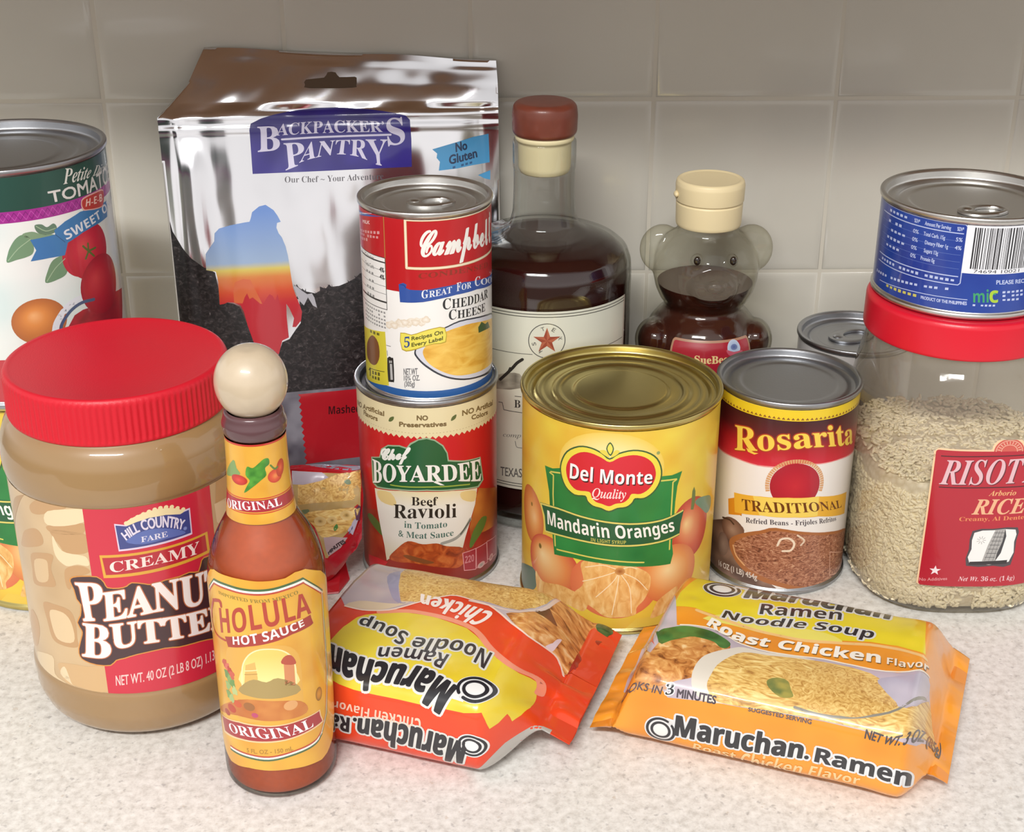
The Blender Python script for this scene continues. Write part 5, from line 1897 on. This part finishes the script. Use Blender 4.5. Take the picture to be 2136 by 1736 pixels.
squiggle(L, L.q('c8:1060,1128')[0], L.q('c8:1250,1075')[0], 1.4, '2c5c8c', 2.3)
L.poly('c8:1290,1195 1400,1150 1400,1235 1350,1225', '4c9cd0', 2)
slot = L.q('638,166 676,162 683,151 700,151 708,161 740,160 744,166 743,178 735,183 645,184 636,178')
L.poly(slot, '5c4a3a', 2, 2, smooth=2)  # hanging hole painted on, in the dark tone of the shaded wall behind
# red panel with pinked edge
rp = L.q('c7:850,1205 1200,1172')
rb = L.q('c7:895,1640')[0]
edge = []
for k in range(23):
    f = k / 22
    edge.append((rp[0][0] + (rb[0] - rp[0][0]) * f + (.8 if k % 2 else -.8), rp[0][1] + (rb[1] - rp[0][1]) * f))
L.poly(np.array(edge + [(rb[0] + 60, rb[1]), (rp[0][0] + 62, rp[1][1])]), 'b41c28', 2)
L.text('Mashed', 'c7:1034,1330 1200,1318', 'c7:1034,1282 1200,1272', '3c1418', 2.4, 'b', fit='Mashe')
L.build('printed_face', t_po)


# ------------------------------------------------------------------ instant noodle packets
class Tube(Surf):
    pass


def pack(loc, e1, a, b, ends, n=3.2, seed=0., step=1.6):
    """film tube round a noodle brick: ends = for -u and +u (brick half length, closing length, fin length, fin height, sideways shift, fin spread)"""
    e1 = np.array([e1[0], e1[1], 0.])
    e1 /= np.linalg.norm(e1)
    e2 = np.array([-e1[1], e1[0], 0.])
    (Lm, cm, fm, hm_, sm_, wm), (Lp, cp, fp, hp, sp_, wp) = ends
    us = np.linspace(-(Lm + cm + fm), Lp + cp + fp, int((Lm + cm + fm + Lp + cp + fp) / step) + 1)
    th = np.linspace(-math.pi, math.pi, 721)

    def sec(aa, bb):
        c, s_ = np.cos(th), np.sin(th)
        return aa * np.sign(s_) * np.abs(s_) ** (2 / n), bb * np.sign(c) * np.abs(c) ** (2 / n)
    x, z = sec(a, b)
    W = np.hypot(np.diff(x), np.diff(z)).sum() / 2
    vs_ = np.linspace(-W, W, int(2 * W / step) + 1)
    P = np.zeros((len(us), len(vs_), 3))
    for i, u in enumerate(us):
        L0, cl, fl, h, sh_, wd = (Lm, cm, fm, hm_, sm_, wm) if u < 0 else (Lp, cp, fp, hp, sp_, wp)
        t = np.clip((abs(u) - L0) / cl, 0, 1)
        tt = t * t * (3 - 2 * t)
        bb = max(b * (1 - tt) ** .7, .35)
        aa = a * (1 + (wd - 1) * tt)
        x, z = sec(aa, bb)
        d = np.r_[0, np.cumsum(np.hypot(np.diff(x), np.diff(z)))]
        d = (d / d[-1] - .5) * 2 * W
        xi, zi = np.interp(vs_, d, x), np.interp(vs_, d, z)
        f2 = np.clip((abs(u) - L0 - cl) / max(fl, .1), 0, 1)
        zc = b * (1 - tt) + h * tt * (1 - .35 * f2) + .35
        # pinch the brick corners, crown the top, crease the film
        crown = 1.2 * (1 - tt) * np.cos(np.clip(xi / a, -1, 1) * math.pi / 2)
        amp = .4 + 2.1 * tt * (1 - .6 * f2) + .7 * math.exp(-((abs(u) - L0 + 4) / 9) ** 2)
        nn = (vn(u / 22, vs_ / 17, seed) + .35 * vn(u / 9, vs_ / 8, seed + 3)) * amp * .85
        up = np.where(zi > 0, 1, 1)
        ze = np.maximum(zi + crown * (zi > 0) + zc + nn * np.sign(zi + .01) * np.clip(np.abs(zi) / max(bb, .5), .15, 1) + (nn * .8 * tt), .25)
        xo = xi + nn * .35 * np.sign(xi) * (1 - np.clip(np.abs(zi) / b, 0, 1))
        sft = sh_ * tt
        P[i] = (e1 * u + np.outer(xo + sft, e2) + np.outer(ze, [0, 0, 1])) / 1000
    return Surf(us, vs_, P, loc), W


GRP_P = 'instant noodle packets'


def ring_logo(L, c, r, lay, sq=1.0):
    """the round swirl mark: dark rings on white"""
    th = np.linspace(0, 2 * math.pi, 33)[:-1]
    ci = np.stack([np.cos(th), sq * np.sin(th)], 1)
    L.poly(c + ci * (r + 1.3), 'dcdcdc', lay - .7)
    L.poly(np.vstack([c + [r * .4, r * sq * 1.2], c + [r * 1.5, r * sq * 1.05], c + [r * 1.4, r * sq * .6], c + [r * .5, r * .6]]), 'dcdcdc', lay - .7)
    tt = np.linspace(R_(60), R_(395), 40)
    L.line(c + np.stack([np.cos(tt), sq * np.sin(tt)], 1) * r, r * .2, '26262c', lay)
    tt = np.linspace(0, 2 * math.pi, 36)[:-1]
    L.line(c + np.stack([np.cos(tt), sq * np.sin(tt)], 1) * (r * .66), r * .2, '26262c', lay, closed=True)
    L.poly(c + ci * (r * .5), 'e4e4e2', lay + .2)


# --- roast chicken packet
RP = (0.1277, 0.5622, 0)
t_rp = thing('noodle_packet', 'orange packet of roast chicken noodles with a bowl picture, lying front right', 'packet', RP, GRP_P)
S, W = pack(RP, (.933, -.361), 48, 21.2, ((58, 13, 9, 10, -5, .92), (57, 13, 7, 10, 19, 1.04)), n=4.8, seed=2.)
S.base('film_wrapper', plain('orange_film', (226, 140, 40), .25, coat=.8), t_rp)
L = Print(S, 'e4', [M_FILM, M_NOOD, M_NOOD2, M_MEAT], eps=.00007)
L.rect(S.us[0], S.us[-1], -W, W, 'e8962a', 0, fn=mottle('ec9c30', 'e08a24', .05, 5.))
yt = L.q('500,128 560,100 1830,360 1855,470')
v_hi = W * .9
L.poly(np.vstack([L.q('478,196 600,205 760,258 900,305 1000,330 1200,372 1400,384 1550,390 1700,412 1850,462'), [(57, yt[3][1] + 12), (50, v_hi), (-45, v_hi)], L.q('520,120')]), 'e4d024', 1, fn=mottle('e8d42c', 'dcc82c', .08, 3.))
L.line('610,218 760,270 900,318 1000,345 1200,384 1400,398 1550,406 1700,430 1850,482', 2.2, 'ecc07c', 1.5, smooth=3)
L.poly('640,262 800,300 1000,352 1200,384 1400,395 1300,340 1000,290 800,240', 'e6da68', 1.3, smooth=3)
pic = '392,303 500,298 600,302 700,322 780,362 850,402 1000,445 1150,468 1300,485 1500,528 1700,560 1868,582 1872,700 1885,860 1905,985 1800,955 1650,910 1500,868 1300,822 1100,785 900,752 730,722 600,706 450,690 210,662 250,560 320,420'
L.poly(pic, 'b8aab4', 1.2, fn=mottle('c8bcc4', 'a89aa8', .06, 8.))
L.poly('262,640 275,600 300,480 340,440 400,395 470,375 560,360 640,362 700,372 790,412 760,445 690,470 640,500 605,540 590,580 500,600 420,625 330,640', 'b0723c', 1.8, mat=3, smooth=3)
L.poly('230,660 262,640 330,640 420,625 480,612 470,640 400,655', 'c89c7c', 1.7)
L.poly('368,368 390,335 430,318 500,306 560,304 640,318 700,338 760,372 792,402 770,425 735,420 700,390 640,372 570,362 470,382 400,392', '3c6c30', 2, smooth=3, fn=mottle('4c8440', '2c5424', .2, 1.))
L.poly('345,395 372,385 380,410 340,415', 'd8625a', 2)
L.poly('585,640 580,580 590,540 612,500 650,465 720,440 800,425 860,420 1000,450 1250,490 1150,560 800,700 730,722 640,706', 'dad2c4', 1.9, smooth=3)
L.poly('668,650 665,610 690,560 720,515 790,470 860,448 940,455 1000,465 1150,480 1300,500 1400,520 1500,545 1600,590 1690,740 1800,740 1868,715 1885,860 1900,975 1700,915 1500,862 1300,818 1100,780 900,748 740,720 690,690', 'dcb468', 2.2, mat=1, smooth=2)
L.poly('990,600 1040,585 1100,600 1120,650 1130,690 1060,690 1000,640', '54643c', 2.5, smooth=3, fn=mottle('5c7044', 'a89c50', .3, 6.))
L.poly('1590,600 1680,580 1780,570 1866,592 1862,680 1790,735 1700,742 1640,690', 'bdb4c2', 2.5, smooth=3, fn=mottle('d0c6d0', '9c96a8', .07, 6.))
L.poly('1070,575 1130,550 1200,552 1300,512 1360,520 1420,540 1500,570 1580,605 1640,670 1700,740 1600,775 1480,800 1380,790 1250,768 1180,720 1130,670 1120,620', 'e2c070', 2.8, mat=2, smooth=3)
L.line('1140,745 1260,782 1400,800 1560,792 1700,758 1850,700', 1.2, '8c887c', 2.6, smooth=3)
L.line('520,298 600,302 700,322 780,362 850,402 1000,445 1150,468 1300,485 1500,528 1700,555 1868,580', .9, 'ece2d0', 3, smooth=3)
dk = '2a2a2e'
WO = dict(st='b', out=(.95, 'd8d8d6'))
A = L.q('866,150 1100,172 1400,222 1650,268')
L.text('Maruchan', A, A + np.array([[0, 15]]), dk, 3.2, st='b', bold=.5, out=(1.6, 'e0e0dc'), fit='Maruchan')
ring_logo(L, L.q('745,105')[0] + [0, .5], 8.2, 3.3, .95)
L.text('Ramen', '948,240 1100,250 1392,272', '960,186 1100,196 1400,222', dk, 3.1, **WO)
L.text('Noodle Soup', '742,258 900,292 1200,318 1400,346 1562,374', '764,222 920,254 1210,278 1420,302 1582,328', dk, 3.1, **WO)
L.text('Roast Chicken', '662,298 740,342 850,392 1000,420 1200,448 1400,478 1604,506', '690,262 772,300 880,348 1030,378 1220,404 1420,428 1606,452', 'f2ece0', 3.6, 'b', shadow=(.5, -.7, '6c4c20'), bold=.2)
L.text('Flavor', '1640,512 1760,532 1862,556', '1642,478 1760,496 1866,518', 'f0e2cc', 3.6, 'b', shadow=(.35, -.45, '6c4c20'))
k3 = L.q('436,676')[0]
L.text('OOKS IN', np.array([k3 + [-21, -.2], k3 + [-2, -.2]]), np.array([k3 + [-20.3, 3.2], k3 + [-1.3, 3.2]]), '5a4c50', 3, 'si', bold=.08)
L.text('3', '436,676 482,672', '446,616 490,616', dk, 3.2, 'BI', out=(.5, 'e0e0e0'))
L.text('MINUTES', '500,688 600,704 710,726', '506,645 604,660 716,684', '4a4048', 3, 's', bold=.16)
L.text('SUGGESTED SERVING', '888,764 1050,796 1230,836', '890,744 1052,774 1234,812', '5c5458', 3, 's', bold=.08)
L.text('NET WT. 3 OZ (85g)', '1520,912 1700,950 1900,992', '1530,864 1710,900 1908,940', '4c4444', 3, 's', fit='NET WT. 3 OZ (85', bold=.14)
ring_logo(L, L.q('412,866')[0], 6.2, 3.3, 1.0)
L.text('Maruchan.', '488,892 620,922 760,952 900,980 1060,1004 1212,1022', '500,792 640,820 780,850 920,880 1080,912 1230,940', dk, 3.4, st='b', bold=.35, out=(1.3, 'd8dadc'))
L.text('Ramen', '1248,1036 1400,1074 1580,1124 1764,1168', '1262,966 1420,1002 1600,1046 1778,1088', dk, 3.4, st='b', bold=.2, out=(1.2, 'd8dadc'))
L.text('Roast Chicken Flavor', '584,976 760,1016 900,1042 1080,1080 1250,1112 1490,1162', '594,938 770,978 914,1002 1094,1036 1264,1068 1500,1120', 'ecc890', 3, 'b')
L.build('printed_film', t_rp)

# --- chicken packet, upside down to the room
CP = (-0.036, 0.574, 0)
t_cp = thing('noodle_packet', 'red-orange packet of chicken noodles lying upside down between two cans and the hot sauce', 'packet', CP, GRP_P)
S, W = pack(CP, (-.948, .319), 51.5, 22.3, ((38, 22, 13, 15, -22, .9), (49, 8, 2, 6, 0, .96)), n=4.6, seed=6.)
S.base('film_wrapper', plain('red_orange_film', (216, 62, 28), .25, coat=.8), t_cp)
L = Print(S, 'e3', [M_FILM, M_NOOD, M_NOOD2, M_MEAT], eps=.00007)
L.rect(-70, 56, W * .82, W, 'b0aca6', .3)
L.poly(np.array([(-64, 62), (-56, 64), (-48, 70), (-40, 81), (-32, 90), (-20, 94), (10, 97), (10, W), (-64, W)]), 'b0aca6', .35)
L.rect(S.us[0], S.us[-1], -W, W, 'e0421c', 0, fn=mottle('e64a22', 'd83c1a', .05, 7.))
L.poly('60,600 100,556 180,472 270,410 330,392 400,384 500,378 600,378 700,392 800,412 900,446 1000,482 1060,530 1100,570 1150,630 1200,682 1280,740 1350,782 1420,812 1470,842 1466,900 1460,950 1440,990 1420,1012 1360,1060 1300,1100 1285,1070 1268,1050 1210,1110 1150,1150 1120,1090 1098,1042 1040,1045 980,1045 840,1015 700,990 550,955 400,925 250,890 150,852 60,800', 'dcc834', 1, fn=mottle('e2d044', 'dcc02c', .06, 3.))
L.line('420,374 600,368 720,384 840,410 960,448 1040,486 1090,530 1140,596 1200,656 1280,720 1360,766 1440,800 1488,836 1496,880 1480,920', 3.0, 'ec9478', 1.4, smooth=3)
up = L.q('190,335 270,355 350,365 480,362 560,345 650,318 760,290 890,265 960,272 1020,290 1090,312 1150,332 1230,390 1300,452 1400,530 1500,598 1560,640 1600,680 1625,740 1640,800')
bk = L.q('1700,745 1800,640 1900,540 1990,470')
top_ = [(u, -W * .62) for u in (-40, -20, 0, 20, 40)]
reg = np.vstack([up, bk, [(S.us[0] + 16, -30), (-44, -W * .6)], [(-20, -W * .6), (10, -W * .6), (35, -W * .6), (52, -W * .55), (54, -10)]])
L.poly(reg, 'b8a8ac', 1.2, fn=mottle('cbbcbc', 'b0a4b0', .07, 2.))
L.poly(np.vstack([L.q('560,300 600,302 700,312 800,282 900,262 1010,284 1150,312 1250,345 1350,362 1450,350 1530,320 1600,275 1610,255'), [(-46, -W * .58), (-20, -W * .62), (10, -W * .62)], L.q('600,90 560,120 548,200')]), 'd8b460', 1.8, mat=2)
L.poly('190,330 350,360 480,352 560,330 620,306 560,300 545,320 400,310 280,300', 'd8c4a8', 1.6, smooth=2)
L.poly('470,140 540,105 560,120 545,200 560,300 600,310 555,318 500,270', '9c98b4', 1.6, smooth=3)
L.line('1020,300 1150,330 1260,360 1350,372 1450,365 1540,338 1620,290', 1.4, 'dcc8c0', 2.4, smooth=3)
L.poly('1260,385 1350,380 1450,372 1550,340 1620,300 1680,270 1790,305 1860,360 1905,420 1870,480 1830,540 1770,620 1700,720 1645,795 1620,740 1600,690 1540,630 1450,570 1360,500', 'c07c3c', 2.0, mat=3, smooth=2)
L.poly('1450,372 1500,350 1540,340 1570,400 1600,470 1560,440', '6c3c28', 2.3, smooth=3)
L.poly('1520,600 1570,580 1600,555 1630,560 1600,600 1560,640', 'e0d0d8', 2.4, smooth=2)
L.poly('1700,640 1780,590 1870,530 1930,470 1985,430 1990,480 1880,590 1720,760 1660,800', '9c2c1c', 1.9)
L.poly('1858,472 1880,440 1920,430 1950,445 1978,462 1970,520 1930,540 1900,548 1878,520', '4a6030', 2.4, smooth=3, fn=mottle('5c7440', '344a24', .4, 1.))
L.line(up, 1.0, 'f0d8c8', 2.6, smooth=2)
CW = dict(st='b', out=(1.0, 'd8d8d2'))
L.text('Chicken', '1186,384 1090,352 1000,324 920,300 838,284', '1080,466 1040,452 960,420 890,392 812,366', 'f2e6e0', 3.2, 'bi', fit='Chick', bold=.2)
L.text('Noodle Soup', '1172,650 1090,610 1010,578 930,562 850,556 700,548 640,532 570,494 500,466 400,434 300,412', '1116,752 1050,706 980,668 900,646 810,640 690,630 600,612 540,582 460,544 370,500 272,466', dk, 3.2, **CW)
L.text('Ramen', '886,660 800,640 700,626 560,612 420,610', '830,748 750,722 650,706 540,694 402,690', dk, 3.2, **CW)
L.text('Maruchan', '936,874 820,800 700,742 560,726 420,708 300,676 200,640 96,590', '820,1042 720,972 610,910 500,886 380,872 270,866 180,836 90,770', dk, 3.3, st='b', bold=.5, out=(1.6, 'dcdcd8'))
ring_logo(L, L.q('1055,885')[0], 7.6, 3.3, .8)
L.text('Chicken Flavor', '700,1082 600,1064 480,1040 330,1008 120,960', '690,1174 580,1144 460,1112 310,1066 116,1012', 'f0c8b4', 3, 'b', fit='Chicken Flavor')
L.text('Maruchan.', '1002,1250 880,1206 760,1166 640,1134 500,1106 380,1086 250,1078', '968,1372 850,1352 730,1318 600,1284 460,1242 340,1206 240,1178', dk, 3.3, st='b', bold=.4, out=(1.4, 'd4d4d0'))
L.text('Ramen', '222,1076 100,1050', '216,1166 92,1140', dk, 3.3, st='b', bold=.2, out=(1.2, 'd4d4d0'), fit='Ra')
ring_logo(L, L.q('1030,1262')[0], 5.6, 3.3, .9)
L.build('printed_film', t_cp)


# --- the small-looking packet standing behind the hot sauce
class Pillow(Surf):
    """flat bag standing on an edge: outline in its own plane, swollen in the middle"""

    def __init__(s, O, ex, ey, outline, thick, loc):
        s.O, s.ex, s.ey = np.array(O), np.array(ex) / np.linalg.norm(ex), np.array(ey) / np.linalg.norm(ey)
        s.n = np.cross(s.ex, s.ey)
        s.out, s.th, s.loc = np.asarray(outline, float), thick, np.asarray(loc, float)
        s.c = s.out.mean(0)
        d = s.out - s.c
        s.ang = np.arctan2(d[:, 1], d[:, 0])
        o = np.argsort(s.ang)
        s.ang, s.rad = s.ang[o], np.hypot(d[:, 0], d[:, 1])[o]
        lo, hi = s.out.min(0), s.out.max(0)
        s.us, s.vs = np.array([lo[0], hi[0]]), np.array([lo[1], hi[1]])
        s.su = np.arange(lo[0], hi[0], 2.)
        s.sv = np.arange(lo[1], hi[1], 2.)
        s.inv0 = None

    def h(s, uv):
        d = uv - s.c
        a = np.arctan2(d[..., 1], d[..., 0])
        R = np.interp(a, s.ang, s.rad, period=2 * math.pi)
        r = np.clip(np.hypot(d[..., 0], d[..., 1]) / R, 0, 1)
        w_ = .8 * vn(uv[..., 0] / 16, uv[..., 1] / 9, 3.) + .4 * vn(uv[..., 0] / 6, uv[..., 1] / 5, 8.)
        return s.th * np.sqrt(1 - r ** 3) + .9 * w_ * np.clip((1 - r) * 6, 0, 1)

    def pos(s, uv):
        return (s.O + uv[..., :1] * s.ex / 1000 + uv[..., 1:] * s.ey / 1000 + s.h(uv)[..., None] * s.n / 1000)

    def ev(s, uv, off=0.):
        uv = np.asarray(uv, float)
        p = s.pos(uv)
        e = .6
        du = s.pos(uv + [e, 0]) - s.pos(uv - [e, 0])
        dv = s.pos(uv + [0, e]) - s.pos(uv - [0, e])
        N = np.cross(du, dv)
        N /= np.maximum(np.linalg.norm(N, axis=-1, keepdims=True), 1e-12)
        off = np.asarray(off, float)
        return p + N * (off[..., None] if off.ndim else off), N

    def seeds(s):
        U, V_ = np.meshgrid(np.linspace(*s.us, 40), np.linspace(*s.vs, 40), indexing='ij')
        return np.stack([U, V_], -1).reshape(-1, 2)


def plane_uv(O, ex, ey, px, loc):
    ex, ey = np.array(ex) / np.linalg.norm(ex), np.array(ey) / np.linalg.norm(ey)
    n = np.cross(ex, ey)
    out = []
    for x, y in px:
        X, Y = (x - 1068) / FPX, -(y - 868) / FPX
        r = np.array([X, math.cos(PITCH) + Y * math.sin(PITCH), -math.sin(PITCH) + Y * math.cos(PITCH)])
        o = np.array([0, 0, CAMH])
        t = ((np.array(O) + loc - o) @ n) / (r @ n)
        p = o + r * t - np.array(O) - loc
        out.append((p @ ex * 1000, p @ ey * 1000))
    return np.array(out)


TP = np.array((-0.105, 0.668, 0))
t_tp = thing('noodle_packet', 'red noodle packet standing on edge behind the hot sauce, partly hidden', 'packet', TP, GRP_P)
O3, ex3, ey3 = (0, .006, .0), (1, -.12, 0), (.03, .30, .95)
outl = plane_uv(O3, ex3, ey3, pts('px', '520,984 570,979 615,976 690,974 752,972 756,1010 757,1060 752,1098 744,1128 728,1160 706,1192 690,1208 660,1222 610,1228 560,1220 525,1200 505,1100 508,1020'), TP)
S = Pillow(O3, ex3, ey3, outl, 7.5, TP)
# closed bag: front and back shells
V, Fc = [], []
nr, na = 14, 90
for side in (1, -1):
    for r in range(nr + 1):
        for k in range(na):
            a = 2 * math.pi * k / na - math.pi
            R = np.interp(a, S.ang, S.rad, period=2 * math.pi)
            uv = S.c + np.array([math.cos(a), math.sin(a)]) * R * r / nr
            p = S.pos(uv)
            if side < 0:
                p = p - S.n * 2 * S.h(uv[None])[0] / 1000
            V.append(p)
h0 = (nr + 1) * na
for side in range(2):
    for r in range(nr):
        for k in range(na):
            k2 = (k + 1) % na
            f = (side * h0 + r * na + k, side * h0 + (r + 1) * na + k, side * h0 + (r + 1) * na + k2, side * h0 + r * na + k2)
            Fc.append(f if side == 0 else f[::-1])
link('film_wrapper', mesh('film_wrapper', V, Fc, plain('red_film', (176, 28, 34), .22, coat=.8), angle=80), t_tp)
L = Print(S, 'e2', [M_FILM, M_NOOD, M_NOOD2], eps=.00006)
L.poly('60,200 200,195 400,205 700,215 840,170 860,300 850,600 800,750 700,900 560,1050 470,1200 440,1200 380,1000 300,800 150,640 60,500', 'b89c6c', 1, fn=mottle('c8ac74', 'a08450', .09, 4.))
L.poly('50,182 200,190 400,200 480,260 380,300 180,345 60,340', 'b4aab8', 1.6)
L.poly('120,345 300,310 480,262 600,215 850,170 855,420 760,520 500,545 300,560 120,580', 'b8924c', 1.4, mat=2)
L.poly('200,700 320,650 480,640 640,620 760,610 820,640 790,740 700,880 560,930 400,960 330,850', 'd4b070', 1.9, mat=1, smooth=2)
for a, r in (('690,700', 3.4), ('380,770', 3.2), ('520,760', 2.6)):
    L.blob(a, r, r * .8, ['8c6c38', 'd8b878', 'e0c488'], 2.2)
L.poly('540,840 575,800 590,840 560,880 540,875', '4c8444', 2.5, smooth=2)
L.poly('140,650 240,630 250,660 180,690', '6c7c5c', 2.2, smooth=2)
L.poly('660,300 720,280 740,330 690,340', '7c8c70', 2.2, smooth=2)
L.poly('420,960 520,950 640,960 700,960 620,1080 480,1180 450,1120', 'b8a0a4', 2)
L.text('MINUTES', '480,1160 560,1090 680,1020', '470,1130 545,1055 650,985', '3c3438', 2.6, 's', bold=.15)
L.poly('700,880 780,740 820,760 760,930', 'b8b0c4', 2.1)
squiggle(L, '715,915', '800,770', 1.6, '5c6488', 2.5)
L.poly('480,1195 620,1090 720,990 800,870 840,760 860,600 880,560 900,900 800,1100 560,1320 480,1240', 'b01c2c', 2.3)
L.poly('780,640 830,580 850,600 835,760 800,760', '5c3450', 2.2)
L.line('50,140 200,145 400,155 620,165 730,180', 2.2, 'b01c2c', 2.4)
L.poly('200,110 640,95 840,65 845,165 740,180 500,158', '8c8898', 2.2)
L.build('printed_film', t_tp)
# crimped end of the bag folded on to the counter
q3 = [(-.0215, -.004, .0004), (.012, .002, .0004), (.0165, .016, .0004), (.012, .0265, .014), (-.004, .0245, .016), (-.02, .012, .012)]
V = [np.array(p) for p in q3] + [np.array(p) + [0, .0006, .0007] for p in q3]
Fc = [tuple(range(6)), tuple(range(11, 5, -1))] + [(k, (k + 1) % 6, 6 + (k + 1) % 6, 6 + k)[::-1] for k in range(6)]
link('crimped_end', mesh('crimped_end', V, Fc, plain('red_crimp', (190, 24, 38), .3, coat=.5), smooth=False), t_tp)

bpy.data.curves.remove(_keep)
